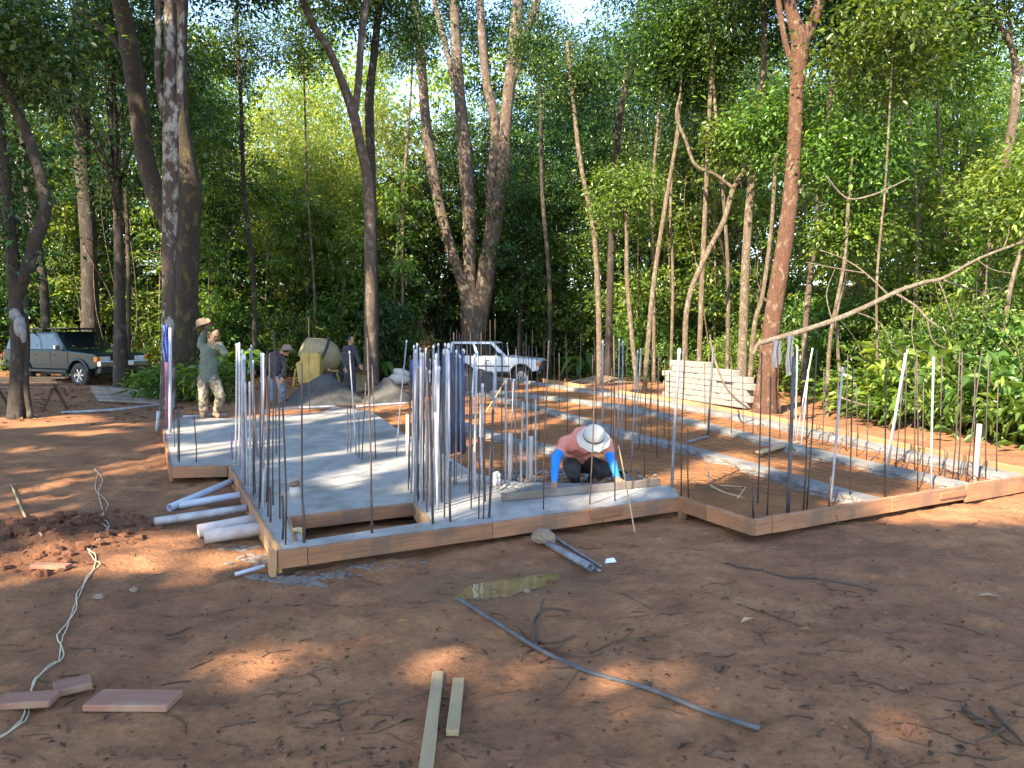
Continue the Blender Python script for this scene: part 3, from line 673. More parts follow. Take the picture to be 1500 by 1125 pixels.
meshmat('rebar mesh mat behind the navy tube bundle', [gp(640, 652, ZF), gp(880, 640, ZF), gp(720, 575, ZF), gp(560, 603, ZF)], 12, 18)

# ------------------------------------------------------------------ pipes at the left edge, stubs, puddle, things on the dirt
def lpipe(x0, y0, x1, y1, r, m, lab, z0=None, z1=None, name='white_pipe'):
    z0 = r if z0 is None else z0; z1 = r if z1 is None else z1
    a = gp(x0, y0, z0); b = gp(x1, y1, z1); a.z += G(a.x, a.y)*.8; mb = MB(); mb.pipe(Vector((0, 0, 0)), b-a, r, r*.14)
    o = mb.build(name, m, smooth=False, loc=a); bev(o, .002, 1)
    for p in o.data.polygons: p.use_smooth = True
    return tag(o, lab, 'pipe', None)
lpipe(248, 742, 340, 705, .036, M['bluepipe'], 'bluish pipe slanting out from under the slab notch', None, .09)
lpipe(262, 739, 352, 725, .036, M['bluepipe'], 'white pipe crossing under the slanting bluish pipe', None, .08)
lpipe(226, 762, 362, 744, .036, M['white_pipe'], 'longest white pipe poking out left of the slab', .05, .09)
lpipe(290, 776, 374, 762, .056, M['pinkpipe'], 'fat dusty white pipe, rear one of the two at the left edge', .06, .08)
lpipe(299, 786, 380, 774, .056, M['pinkpipe'], 'fat dusty white pipe, front one of the two at the left edge', .06, .08)
lpipe(344, 834, 388, 829, .015, M['bluepipe'], 'small white pipe offcut beside the front left corner', .02, .02)
# pipe strings across the back
def lay(name, pts, r, m, lab, cat, z=None, seg=7, group=None, n=5):
    P = []
    for x, y in pts:
        p = gp(x, y, 0 if z is None else z); p.z = (G(p.x, p.y) if z is None else z)+r; P.append((p, r))
    o0 = P[0][0].copy(); Q = smoothpts([(p-o0, r) for p, r in P], n)
    if z is None and r < .008:
        Q = [(Vector((q[0].x, q[0].y, max(G(o0.x+q[0].x+dx_, o0.y+q[0].y+dy_) for dx_ in (-.015, 0, .015) for dy_ in (-.015, 0, .015))+r-o0.z)), q[1]) for q in Q]
    mb = MB(); mb.tube([q[0] for q in Q], [q[1] for q in Q], seg); return tag(mb.build(name, m, smooth=True, loc=o0), lab, cat, group)
lay('white_pipe', [(90, 605), (165, 602), (240, 594)], .03, M['white_pipe'], 'long white pipe lying on the dirt left of the mossy tree', 'pipe')
lay('white_pipe', [(268, 612), (332, 609)], .02, M['white_pipe'], 'white pipe lying by the boots of the man in green', 'pipe', ZS)
lay('white_pipe', [(405, 601), (492, 597)], .025, M['white_pipe'], 'white pipe along the back edge of the slab', 'pipe', ZS)
lay('white_pipe', [(522, 597), (600, 592)], .025, M['white_pipe'], 'white pipe lying in front of the second sand pile', 'pipe', .08)
lay('grey_pipe', [(672, 878), (730, 917), (790, 950), (860, 981), (950, 1013), (1030, 1042), (1113, 1066)], .0125, M['darkpipe'], 'long grey conduit lying across the foreground dirt', 'pipe', n=8)
lay('cream_cord', [(-15, 1090), (28, 1054), (45, 1012), (68, 980), (93, 952), (84, 925), (111, 893), (113, 866), (136, 838), (140, 815), (129, 806), (150, 791), (158, 775), (146, 767), (152, 751), (144, 720), (150, 700), (138, 686)], .004, M['cord'], 'cream cord, straighter strand of the twisted pair on the dirt', 'cord', n=12, group='cream cords on the dirt')
lay('cream_cord', [(-12, 1082), (36, 1050), (50, 1000), (82, 970), (88, 945), (92, 928), (104, 900), (117, 868), (128, 845), (148, 826), (131, 812), (142, 795), (152, 781), (160, 770), (148, 757), (158, 735), (140, 715), (143, 692)], .0035, M['cord'], 'cream cord, looser strand of the twisted pair on the dirt', 'cord', n=12, group='cream cords on the dirt')
lay('bare_stick', [(17, 712), (38, 757), (62, 804)], .012, M['stick'], 'thin pale stick stuck in the clods at left', 'stick')
lay('thin_bar', [(1062, 822), (1130, 838), (1200, 851), (1285, 866)], .006, M['rebar'], 'thin dark bar lying on the dirt right of the puddle', 'rebar')
# conduit offcuts with lump
rt = empty('mortar_lump', gp(795, 797)+Vector((0, 0, .03)), 'brown mortar lump lying at the head of the pipe offcuts', 'rock')
mb = MB(); mb.ell((0, .02, .03), (.095, .075, .06), 12, 8, rough=.14); mb.ell((.05, -.02, .02), (.06, .06, .05), 10, 7, rough=.14); mb.build('lump', M['rock'], rt)
lpipe(803, 795, 866, 831, .027, M['conduit'], 'thick grey pipe offcut lying by the mortar lump', name='grey_pipe')
lay('grey_pipe', [(810, 788), (880, 827)], .012, M['conduit'], 'thin grey conduit offcut behind the thick one', 'pipe')
lay('grey_pipe', [(842, 815), (879, 836)], .010, M['conduit'], 'thin short conduit offcut poking past the thick one', 'pipe')
# pipe stubs stuffed with rags
def stub(px, py, z, r, h, rag, lab):
    a = gp(px, py, z); rt = empty('pipe_stub', a, lab, 'pipe')
    MB().pipe((0, 0, -.02), (0, 0, h), r, .006, 16).build('tube', M['pinkpipe'], rt, True)
    mb = MB()
    for k in range(7): mb.ell((random.uniform(-.5, .5)*r, random.uniform(-.5, .5)*r, h+random.uniform(0, .6)*r), (r*.7, r*.7, r*.5), 8, 6, rough=.2)
    mb.build('stuffing', M[rag], rt)
stub(432, 728, ZS, .048, .10, 'brownrag', 'pipe stub in the slab stuffed with brown paper')
stub(726, 712, ZS, .052, .10, 'hat', 'pipe stub topped with a pale cloth near the screed board')
stub(438, 806, .0, .04, .14, 'stick', 'pipe stub with a tan cap inside the rectangular void')
# puddle
poly = [(652, 884), (672, 872), (690, 858), (735, 850), (770, 846), (798, 841), (822, 845), (812, 853), (800, 860), (770, 866), (748, 874), (718, 886), (692, 894), (665, 895)]
P3 = smoothpts([(gp(x, y, -.012), 1) for x, y in poly+poly[:1]], 5)[:-1]
bm = bmesh.new(); vs = [bm.verts.new((p.x, p.y, .0)) for p, _ in P3]; bm.faces.new(vs); me = bpy.data.meshes.new('puddle'); bm.to_mesh(me); bm.free(); me.materials.append(M['water'])
pud = link('puddle', me); pud.location.z = 0; tag(pud, kind='structure')
PZ = min(0, max(G(p.x, p.y) for p, _ in P3)); pud.location.z = float(np.percentile([G(p.x, p.y) for p, _ in P3], 60))+.003
# concrete spill lumps along the front
mb = MB()
for px, py, n, s in [(395, 842, 26, .05), (430, 846, 22, .045), (480, 838, 20, .04), (530, 828, 16, .03), (372, 815, 20, .05), (362, 800, 14, .05), (600, 815, 12, .025)]:
    for _ in range(n*2):
        p = gp(px+random.gauss(0, 20), py+random.gauss(0, 3)); r = random.uniform(.15, .9)*s
        mb.ell((p.x, p.y, G(p.x, p.y)), (r, r*.9, r*.33), 8, 5, rough=.22)
tag(mb.build('concrete_spill', M['spill'], smooth=False), kind='stuff')
mb = MB()
for _ in range(160):
    p = gp(random.uniform(735, 960), random.uniform(690, 706), ZS*.4); r = random.uniform(.008, .035)
    mb.ell((p.x, p.y, ZF+.02), (r, r, r*.7), 6, 5, rough=.25)
for _ in range(70):
    p = gp(random.gauss(785, 30), random.gauss(716, 4), ZS); r = random.uniform(.02, .06)
    mb.ell((p.x, p.y, ZS), (r, r, r*.35), 8, 5, rough=.2)
tag(mb.build('fresh_concrete_crumbs', M['beam']), kind='stuff')
for (px, py, r, lab) in [(362, 786, .05, 'tan stone against the left form board below the fat pipes'), (145, 876, .035, 'flat grey stone on the dirt near the cream cord'), (236, 760, .03, 'small stone propping the longest white pipe'), (805, 852, .028, 'dark reddish stone at the right end of the puddle'), (772, 866, .025, 'reddish stone on the near rim of the puddle'), (196, 864, .03, 'small pale stone left of the sunlit patch')]:
    p = gp(px, py); mb = MB(); mb.ell((0, 0, r*.3), (r, r*.8, r*.6), 9, 7, rough=.15)
    tag(mb.build('stone', M['rock'] if 'dark' not in lab else M['clod'], loc=(p.x, p.y, G(p.x, p.y))), lab, 'stone')

# fallen leaves, twigs, clods (ground cover)
def quadleaf(mb, p, rz, L, wd, curl):
    d = Vector((math.cos(rz), math.sin(rz), 0)); s = Vector((-d.y, d.x, 0)); u = Vector((0, 0, 1))
    mb.add([p, p+d*L*.4+s*wd+u*curl, p+d*L+u*curl*.6, p+d*L*.45-s*wd+u*curl*1.2, p+d*L*.45+u*.004], [(0, 4, 1), (1, 4, 2), (0, 3, 4), (4, 3, 2)])
mb = MB(); tw = MB()
sitepoly = [Vector((p.x, p.y, 0)) for p in [A-e1*.1-e2*.1, B-e2*.1, C-e2*.1-e1*.1, C+e1*7, FR2, FR1, FR0, g(540, 596), g(260, 608), W2, W1, L1]]
cnt = 0
while cnt < 550:
    py = 590+(random.random()**.7)*560; px = random.uniform(-40, 1540); p = gp(px, py)
    if inpoly(np.array([p.x]), np.array([p.y]), sitepoly)[0]: continue
    dens = .25+.75*float(fbm(p.x*1.3, p.y*1.3, 77) > .5)
    if px < 400 and py > 640: dens *= .6
    if random.random() > dens: continue
    cnt += 1; p.z = G(p.x, p.y)+.004
    if random.random() < .78: quadleaf(mb, p, random.uniform(0, 6.28), random.uniform(.015, .035)+.07*random.random()**4, random.uniform(.004, .012), random.uniform(.002, .016))
    else:
        L = random.uniform(.04, .22); a = random.uniform(-.9, .9)+(math.pi if random.random() < .5 else 0); P = [p.copy()]
        for k in range(3):
            a += random.uniform(-.5, .5); q = P[-1]+Vector((math.cos(a), math.sin(a)*.8, 0))*L/3; q.z = G(q.x, q.y)+.003; P.append(q)
        tw.tube(P, random.uniform(.0012, .0035), 4, False)
for _ in range(90):
    p = gp(random.uniform(-20, 1520), random.uniform(790, 1130))
    if inpoly(np.array([p.x]), np.array([p.y]), sitepoly)[0]: continue
    L = random.uniform(.08, .4)*random.random()**.5; a = random.gauss(0, .5)+(math.pi if random.random() < .5 else 0); P = [p+Vector((0, 0, 0))]; P[0].z = G(p.x, p.y)+.002
    for k in range(5):
        a += random.uniform(-.45, .45); q = P[-1]+Vector((math.cos(a), math.sin(a), 0))*L/5; q.z = G(q.x, q.y)+random.uniform(.001, .006); P.append(q)
    tw.tube(P, random.uniform(.0012, .004), 4, False)
me = mb.mesh('leaf_litter', M['litter']); at = me.attributes.new('tint', 'FLOAT', 'FACE'); at.data.foreach_set('value', np.repeat(np.random.rand(len(me.polygons)//4)**2, 4).astype(np.float32))
tag(link('leaf_litter', me), kind='stuff')
tag(tw.build('twig_litter', M['root']), kind='stuff')
mb = MB()
for _ in range(420):
    a = random.uniform(0, 6.28); rr = math.sqrt(random.random()); x = -3.95+math.cos(a)*rr*1.0; y = 5.9+math.sin(a)*rr*1.15; r = (.012+.07*random.random()**3)*(1.1-rr*.5)
    mb.ell((x, y, G(x, y)+r*.2), (r, r*.9, r*.7), 7, 5, rough=.28)
for _ in range(700):
    p = gp(random.uniform(0, 1500), random.uniform(780, 1125)); r = random.uniform(.003, .012)
    mb.ell((p.x, p.y, G(p.x, p.y)), (r, r*.9, r*.7), 6, 4, rough=.25)
tag(mb.build('dirt_clods', M['clod']), kind='stuff')
# a few single things on the dirt
def single_leaf(px, py, L, rz, m, lab):
    p = gp(px, py); p.z = 0; mb = MB(); quadleaf(mb, Vector((0, 0, .006)), rz, L, L*.2, .02); me = mb.mesh('fallen_leaf', m)
    if m is M['litter']:
        at = me.attributes.new('tint', 'FLOAT', 'FACE'); at.data.foreach_set('value', np.full(4, .98, np.float32))
    o = link('fallen_leaf', me); o.location = (p.x, p.y, G(p.x, p.y)); tag(o, lab, 'leaf')
single_leaf(1430, 868, .16, -.5, M['stick'], 'large pale curled leaf on the dirt at far right')
single_leaf(1085, 915, .10, .4, M['stick'], 'pale broken leaf lying on the shaded dirt, right foreground')
single_leaf(1330, 1080, .12, 1.2, M['litter'], 'dry tan leaf by the sun patch at lower right')
p = gp(893, 817); mb = MB(); mb.add([(-.04, -.03, .004), (.05, -.025, .012), (.035, .03, .03), (-.02, .04, .02)], [(0, 1, 2), (0, 2, 3)])
tag(mb.build('paper_scrap', M['paper'], loc=(p.x, p.y, G(p.x, p.y))), 'white paper scrap on the dirt right of the pipe offcuts', 'paper')
def rootthing(name, px, py, strokes, lab, cat, m='root'):
    p = gp(px, py); mb = MB()
    for pts, r in strokes:
        P = []
        for (x, y, h) in pts:
            q = gp(x, y); P.append((Vector((q.x-p.x, q.y-p.y, G(q.x, q.y)-G(p.x, p.y)+h)), r))
        Q = smoothpts(P, 5); mb.tube([a for a, _ in Q], [r*(1-.5*i/len(Q)) for i in range(len(Q))], 6, rough=.15)
    tag(mb.build(name, M[m], smooth=True, loc=(p.x, p.y, G(p.x, p.y))), lab, cat)
rootthing('root_tuft', 785, 945, [([(785, 948, .0), (780, 925, .04), (800, 902, .05), (835, 897, .02)], .013), ([(785, 948, .0), (790, 915, .06), (797, 893, .08)], .01), ([(783, 945, .0), (760, 925, .02), (752, 920, .01)], .006), ([(788, 938, .01), (815, 945, .03), (842, 935, .01)], .008), ([(780, 955, .0), (800, 962, .01), (830, 940, .02)], .006), ([(780, 948, 0), (770, 955, .02), (762, 965, .0)], .008), ([(792, 945, .0), (860, 965, .02), (900, 945, .0)], .006)], 'dark uprooted root tangle lying over the grey conduit', 'root')
rootthing('dead_branch', 1440, 1085, [([(1410, 1040, .01), (1440, 1065, .02), (1475, 1085, .01), (1500, 1092, .0)], .008), ([(1450, 1042, .02), (1500, 1100, .02)], .012), ([(1425, 1060, .01), (1470, 1075, .03), (1430, 1088, .02)], .012), ([(1420, 1052, .01), (1460, 1070, .02)], .012)], 'broken dead branch pieces at the lower right corner', 'branch')
rootthing('dead_twig', 1130, 905, [([(1080, 888, .0), (1130, 905, .01), (1180, 919, .0)], .006), ([(1140, 908, .01), (1150, 895, .02)], .004)], 'forked dry twig on the shaded dirt right of the root tangle', 'twig')
rootthing('dead_twig', 1010, 1095, [([(1250, 1055, .0), (1275, 1080, .01), (1270, 1110, .0)], .008), ([(1245, 1050, .0), (1262, 1065, .02)], .006)], 'bent brown twig at lower right beside the sun patch', 'twig')
rootthing('dead_twig', 500, 1030, [([(470, 1036, .0), (490, 1035, .02), (520, 1023, .01)], .009), ([(488, 1037, .0), (505, 1042, .0)], .008)], 'dark broken twig on the dirt left of the battens', 'twig')
rootthing('dead_twig', 900, 870, [([(850, 962, .0), (910, 938, .01), (980, 930, .0)], .005), ([(905, 940, .01), (930, 925, .02)], .004)], 'long thin twig on the dirt behind the conduit', 'twig')
rootthing('scrap_wood', 1060, 735, [([(1040, 733, .17), (1060, 742, .15), (1090, 748, .14)], .012), ([(1038, 730, .2), (1036, 712, .25)], .008), ([(1080, 752, .16), (1092, 740, .2)], .009), ([(1050, 728, .16), (1085, 738, .17)], .01)], 'twiggy wood scraps piled inside the corner boards', 'scrap wood', 'stick')

# ------------------------------------------------------------------ concrete blocks stack
sA = gp(975, 581); sB = gp(1104, 600); dv = (sB-sA); dv.z = 0; LB = dv.length; dv.normalize(); nv = Vector((dv.y, -dv.x, 0)); rz = math.atan2(dv.y, dv.x)
bl, bh, bd = .30, .137, .20
blockmb = MB(); blockmb.box((0, 0, bh/2), (bl-.008, bd, bh-.004))
for k in (-.5, 0, .5): blockmb.box((k*bl*.55, -bd/2-.004, bh/2), (bl*.22, .012, bh*.92))
bme = blockmb.mesh('block', M['block']); items = {}
ncol = int(LB/bl)
for row in range(7):
    for c in range(ncol):
        if row >= 6 and not (1 <= c <= 5): continue
        if row >= 5 and c > ncol-1: continue
        if row == 5 and c == 0: continue
        if row == 5 and c > 8: continue
        p = sA+dv*(bl*(c+.5+(.5 if row % 2 else 0)*.9))+nv*random.uniform(-.018, .018)
        if (row, c) in ((3, ncol-4), (2, ncol-3), (3, ncol-3)): p = p-nv*.07
        o = link('concrete_block', bme); o.location = (p.x, p.y, .005+bh*row); o.rotation_euler = (0, 0, rz+random.uniform(-.05, .05))
        tag(o, None, 'block', 'stacked grey concrete blocks'); items.setdefault(row, []).append((proj(p.x, p.y, .2)[0], o)); bev(o, .008, 1)
RN = ['bottom course', 'second course up', 'third course up', 'fourth course up', 'fifth course up', 'sixth course up', 'topmost course']
for row, it in items.items(): ordlabels(it, 'grey concrete block', 'in the %s of the block stack' % RN[row])

# ------------------------------------------------------------------ sand piles
def pile(px0, px1, py, h, lab, m='sand', seed=1, dy=0):
    a = gp(px0, py); b = gp(px1, py); c = (a+b)/2; c.y += dy; r = (b-a).length/2
    n = 40; xs = np.linspace(-1.15, 1.15, n); X, Y = np.meshgrid(xs, xs); D = np.hypot(X, Y)
    Z = h*np.clip(1.05-D, 0, 1)**.9*(.85+.4*fbm(X*2+seed*9, Y*2, seed))-.06
    Z = np.minimum(Z, h*.92+(fbm(X*5, Y*5, seed+3)-.5)*.05); Z = Z+(fbm(X*8, Y*8, seed+5)-.5)*.05*(D < 1)
    i = np.arange(n-1)[:, None]*n+np.arange(n-1)[None, :]; q = np.stack([i, i+1, i+1+n, i+n], -1).reshape(-1, 4)
    o = link('sand_pile', npmesh('sand_pile', np.stack([X*r, Y*r, Z], -1).reshape(-1, 3), q, M[m], True)); o.location = (c.x, c.y, G(c.x, c.y))
    return tag(o, lab, 'sand pile')
pile(415, 536, 588, .70, 'large dark grey sand pile in front of the yellow mixer', seed=1)
pile(530, 606, 588, .62, 'smaller grey sand pile right of the large one', seed=2)
pile(660, 745, 575, .72, 'dark sand pile in front of the white car', seed=4)
pile(830, 930, 558, .28, 'low mound of pale rubble behind the right bay', 'rock', 6)

# ------------------------------------------------------------------ concrete mixer
a = gp(447, 566); mx = empty('concrete_mixer', (a.x, a.y, 0), 'yellow concrete mixer with a pale splashed drum behind the sand pile', 'mixer')
k = a.y/F
def L(px, py, dy=0): v = wp(px, py, a.y+dy); return Vector((v.x-a.x, v.y-a.y, v.z))
mb = MB(); mb.prism([(L(430, 0).x, .12), (L(462, 0).x, .12), (L(463, 0).x, .98), (L(458, 0).x, 1.05), (L(434, 0).x, 1.05), (L(433, 0).x, .8), (L(426, 0).x, .72)], -.3, .25)
o = mb.build('engine_cover', M['yellow'], mx); fixn(o); bev(o, .03, 2)
dm = Matrix.Translation(L(470, 520, .55)) @ Matrix.Rotation(R(-62), 4, 'Y') @ Matrix.Rotation(R(20), 4, 'X')
mb = MB(); mb.lathe([(.001, -.62), (.28, -.6), (.5, -.3), (.56, 0), (.52, .12), (.3, .62), (.27, .62), (.27, .5)], 22, dm); mb.build('drum', M['drum'], mx, True)
mb = MB(); mb.lathe([(.565, -.03), (.60, -.03), (.60, .05), (.565, .05)], 22, dm); mb.build('ring_gear', M['trim'], mx)
mb = MB()
for x, y in ((-.35, .0), (.9, .0), (.9, .8), (-.35, .8)): mb.tube([(x, y, 0), (x*.8, y, .55)], .035, 6)
mb.tube([(-.35, .4, .45), (.95, .4, .45)], .04, 6); mb.build('frame', M['yellow'], mx)
for y in (-.1, .95):
    mb = MB(); mb.lathe([(.05, -.06), (.2, -.07), (.24, 0), (.2, .07), (.05, .06)], 16, Matrix.Translation((.75, y, .24)) @ Matrix.Rotation(R(90), 4, 'X')); mb.build('wheel', M['tyre'], mx, True)
# red crate, wheelbarrow, blue drum, bag
a = gp(487, 552); rt = empty('red_crate', (a.x, a.y+2, -.05), 'red plastic crate with slotted sides behind the mixer drum', 'crate')
mb = MB()
for i in range(5):
    for s in (-1, 1): mb.box((0, s*.28, .3+i*.13), (.55, .025, .085)); mb.box((s*.28, 0, .3+i*.13), (.025, .53, .085))
mb.box((0, 0, .24), (.55, .55, .03)); mb.build('slatted_sides', M['red'], rt)
mb = MB()
for x in (-.27, .27):
    for y in (-.27, .27): mb.box((x, y, .45), (.05, .05, .9))
mb.build('corner_posts', M['red'], rt)
a = gp(531, 577); wb = empty('wheelbarrow', (a.x, a.y, 0), 'cement-splashed wheelbarrow tipped up between the two sand piles', 'wheelbarrow')
mb = MB(); ring0 = [(-.16, 0, .1), (.16, 0, .1), (.22, .02, .62), (-.22, .02, .62)]; ring1 = [(-.1, .26, .2), (.1, .26, .2), (.13, .28, .5), (-.13, .28, .5)]
mb.add(ring0+ring1, [(0, 1, 5, 4), (1, 2, 6, 5), (2, 3, 7, 6), (3, 0, 4, 7), (4, 5, 6, 7)]); mb.add([(x*.97, y+.01, z) for x, y, z in ring0]+[(x*.9, y-.015, z) for x, y, z in ring1], [(4, 5, 1, 0), (5, 6, 2, 1), (6, 7, 3, 2), (7, 4, 0, 3), (7, 6, 5, 4)]); mb.build('tray', M['drum'], wb)
mb = MB(); mb.tube([(-.2, .3, 1.0), (-.15, .3, .4), (-.06, .3, .05)], .02, 6); mb.tube([(.2, .3, 1.0), (.15, .3, .4), (.06, .3, .05)], .02, 6); mb.build('handles', M['rebar'], wb)
mb = MB(); mb.lathe([(.03, -.03), (.13, -.045), (.17, 0), (.13, .045), (.03, .03)], 14, Matrix.Translation((0, .3, .0)) @ Matrix.Rotation(R(90), 4, 'Y')); mb.build('wheel', M['tyre'], wb, True)
a = gp(597, 572); bd_ = empty('blue_barrel', (a.x, a.y+2.5, -.1), 'blue plastic barrel behind the smaller sand pile', 'barrel')
mb = MB(); mb.lathe([(0.001, 0), (.27, 0), (.29, .04), (.29, .3), (.30, .33), (.29, .36), (.29, .62), (.30, .65), (.29, .68), (.27, .88), (.001, .88)], 18); mb.build('drum', M['bluecloth'], bd_, True)
a = gp(580, 566); rt = empty('cement_bags', (a.x, a.y+.6, .0), 'pale cement bag slumped behind the smaller sand pile', 'bag')
mb = MB(); mb.ell((0, 0, .18), (.38, .25, .19), 14, 9, rough=.09); mb.ell((.1, .02, .38), (.3, .22, .13), 14, 9, Matrix.Rotation(R(18), 3, 'Y'), .09); mb.build('bag', M['hat'], rt, True)

# ------------------------------------------------------------------ timber bench and stacked rods at left
a = gp(30, 606); b2 = empty('timber_trestle', (a.x, a.y+.6, 0), 'rough timber trestle stacked with boards beside the teal car', 'trestle')
for i, (z, sx, ox) in enumerate([(.62, 1.7, -.3), (.66, 1.5, -.4), (.70, 1.6, -.25), (.52, 1.5, -.3)]):
    mb = MB(); mb.box((ox, -.15+i*.14 if i < 3 else -.1, z), (sx, .16, .035)); mb.build('board', M['form_pale'] if i != 3 else M['greyboard'], b2)
for x in (-.9, .35):
    mb = MB(); mb.tube([(x-.12, -.25, 0), (x, 0, .55)], .03, 5); mb.tube([(x+.12, .25, 0), (x, 0, .55)], .03, 5); mb.build('leg', M['root'], b2)
items = []
for i in range(9):
    o = lay('lumber_strip', [(132+i*1.5, 568+i*2.6), (230+i, 574+i*2.4)], .035, M['greyboard'], '', 'lumber', .02+.0*i, 4, 'lumber strips stacked in front of the teal car'); items.append((i, o))
for i, o in items: o['label'] = 'weathered lumber strip, %s from the back in the stack by the teal car' % ORD[i]

# ------------------------------------------------------------------ cars
def wheel(parent, x, y, r, wdt):
    rt = bpy.data.objects.new('wheel', None); COL.objects.link(rt); rt.parent = parent; rt.location = (x, y, r)
    mt = Matrix.Rotation(R(90), 4, 'X')
    mb = MB(); mb.lathe([(r*.58, -wdt/2), (r*.9, -wdt/2), (r*.99, -wdt*.38), (r, 0), (r*.99, wdt*.38), (r*.9, wdt/2), (r*.58, wdt/2)], 28, mt); mb.build('tyre', M['tyre'], rt, True)
    mb = MB(); s = -1 if y < 0 else 1
    mb.lathe([(r*.6, -wdt*.46), (r*.55, -wdt*.4), (r*.5, -wdt*.1), (.001, -wdt*.1)], 24, mt); mb.lathe([(r*.6, wdt*.46), (r*.55, wdt*.4), (r*.5, wdt*.1), (.001, wdt*.1)], 24, mt)
    mb.lathe([(.001, wdt*.42), (r*.16, wdt*.42), (r*.18, wdt*.1)], 12, mt); mb.lathe([(.001, -wdt*.42), (r*.16, -wdt*.42), (r*.18, -wdt*.1)], 12, mt)
    for k in range(6):
        q = Matrix.Rotation(k*math.pi/3, 3, 'Y')
        for s in (-1, 1): mb.box(q @ Vector((r*.34, s*wdt*.3, 0)), (r*.44, wdt*.18, r*.14), q)
    mb.build('rim', M['chrome'], rt)
def suv(loc, rz, label, Lf, Lr, W, zb, zw, zr, xa, xr, r, body, rows, rackon, lower, orient):
    rt = empty('parked_car', loc, label, 'car', None, rz)
    hw = W/2; arch = []
    def arc(cx, a0, a1, n=9): return [(cx+r*1.22*math.cos(a0+(a1-a0)*i/n), r+r*1.22*math.sin(a0+(a1-a0)*i/n)) for i in range(n+1)]
    sill = zb
    th = math.asin((sill-r)/(r*1.22)) if sill > r else math.asin(max(-1, (sill-r)/(r*1.22)))
    P = [(-Lr, sill+.08)]+arc(xr, math.pi-th, th)+arc(xa, math.pi-th, th)+[(Lf-.05, sill+.06), (Lf, sill+.3), (Lf-.04, zw-.14), (Lf-.14, zw-.07), (xa-.45, zw+.015), (xa-.62, zw+.04), (-Lr+.02, zw+.03), (-Lr-.02, zw-.2)]
    mb = MB(); mb.prism(P, -hw, hw); o = mb.build('body', M[body], rt); fixn(o); bev(o, .045, 3, 50)
    # cabin
    x0, x1 = -Lr+.04, xa-.55; t0, t1 = -Lr+.18, xa-1.2; hi = hw-.035; ti = hw-.17
    mb = MB(); vs = [(x0, -hi, zw), (x1, -hi, zw), (x1, hi, zw), (x0, hi, zw), (t0, -ti, zr), (t1, -ti, zr), (t1, ti, zr), (t0, ti, zr)]
    mb.add(vs, [(0, 1, 5, 4), (1, 2, 6, 5), (2, 3, 7, 6), (3, 0, 4, 7), (4, 5, 6, 7), (3, 2, 1, 0)]); o = mb.build('cabin', M[body], rt); fixn(o); bev(o, .05, 3, 30)
    def quad(pts, nm, m, off=.006):
        pts = [Vector(p) for p in pts]; n = (pts[1]-pts[0]).cross(pts[2]-pts[0]).normalized()
        mb = MB(); a = [p+n*off for p in pts]; b = [p-n*.02 for p in pts]
        mb.add(a+b, [(0, 1, 2, 3), (7, 6, 5, 4), (0, 4, 5, 1), (1, 5, 6, 2), (2, 6, 7, 3), (3, 7, 4, 0)]); return mb.build(nm, m, rt)
    def side(s, u, v):     # point on the cabin side, u along x bottom, v height fraction
        xb = x0+(x1-x0)*u; xt = t0+(t1-t0)*u; return Vector((xb+(xt-xb)*v, s*(hi+(ti-hi)*v), zw+(zr-zw)*v))
    for s in (-1, 1):
        for a, b in rows:
            q = [side(s, a, .1), side(s, b, .1), side(s, b, .86), side(s, a, .86)]
            if s > 0: q = q[::-1]
            quad(q, 'side_window', M['glass'])
    def fr(s, v, ins=.09): return Vector((x1+(t1-x1)*v, s*(hi+(ti-hi)*v-ins), zw+(zr-zw)*v))
    quad([fr(-1, .1), fr(1, .1), fr(1, .88), fr(-1, .88)], 'windscreen', M['glass'])
    quad([(x0+(t0-x0)*.15, hi-.12, zw+(zr-zw)*.15), (x0+(t0-x0)*.15, -hi+.12, zw+(zr-zw)*.15), (x0+(t0-x0)*.85, -ti+.06, zw+(zr-zw)*.85), (x0+(t0-x0)*.85, ti-.06, zw+(zr-zw)*.85)], 'rear_window', M['glass'])
    for s in (-1, 1):
        for a, b in rows[:2] if len(rows) > 2 else rows[:1]:
            xa0 = x0+(x1-x0)*a-.03; xb0 = x0+(x1-x0)*b+.03
            pass
        doors = [(xr+.5, xa-1.28), (xa-1.26, xa-.47)] if len(rows) > 2 else [(xa-1.5, xa-.47)]
        for d0, d1 in doors:
            mb = MB(); mb.box(((d0+d1)/2, s*(hw+.004), (sill+zw)/2+.06), (d1-d0-.02, .012, zw-sill-.14)); d = mb.build('door', M[body], rt); bev(d, .005, 1)
            MB().box((d0+.14, s*(hw+.02), zw-.12), (.16, .025, .03)).build('handle', M['trim'], d)
        mb = MB(); mb.box((x1-.28, s*(hw+.09), zw+.12), (.09, .18, .14)); bev(mb.build('mirror', M['chrome'] if body == 'teal' else M['trim'], rt), .02, 2)
        mb = MB(); mb.box(((xa+xr)/2, s*(hw+.03), sill-.03), (xa-xr-2.5*r, .12, .07)); mb.build('side_step', M['trim'], rt)
        mb = MB(); mb.box(((xa+xr)/2, s*(hw+.009), (sill+zw)/2-.06), (xa-xr-2.5*r, .014, .05)); mb.build('rub_strip', M['trim'], rt)
        for cx in (xa, xr):
            mb = MB(); A_ = [(cx+r*1.26*math.cos(t_), s*(hw+.01), r+r*1.26*math.sin(t_)) for t_ in [math.pi*(.02+.96*i/12) for i in range(13)]]; mb.tube(A_, .045, 6); mb.build('arch_flare', M[lower], rt, True)
        mb = MB(); mb.box((Lf-.03, s*(hw-.27), zw-.24), (.1, .34, .17)); bev(mb.build('headlight', M['lens'], rt), .02, 2)
        mb = MB(); mb.box((Lf-.07, s*(hw-.05), zw-.24), (.16, .12, .16)); bev(mb.build('indicator', M['amber'], rt), .02, 2)
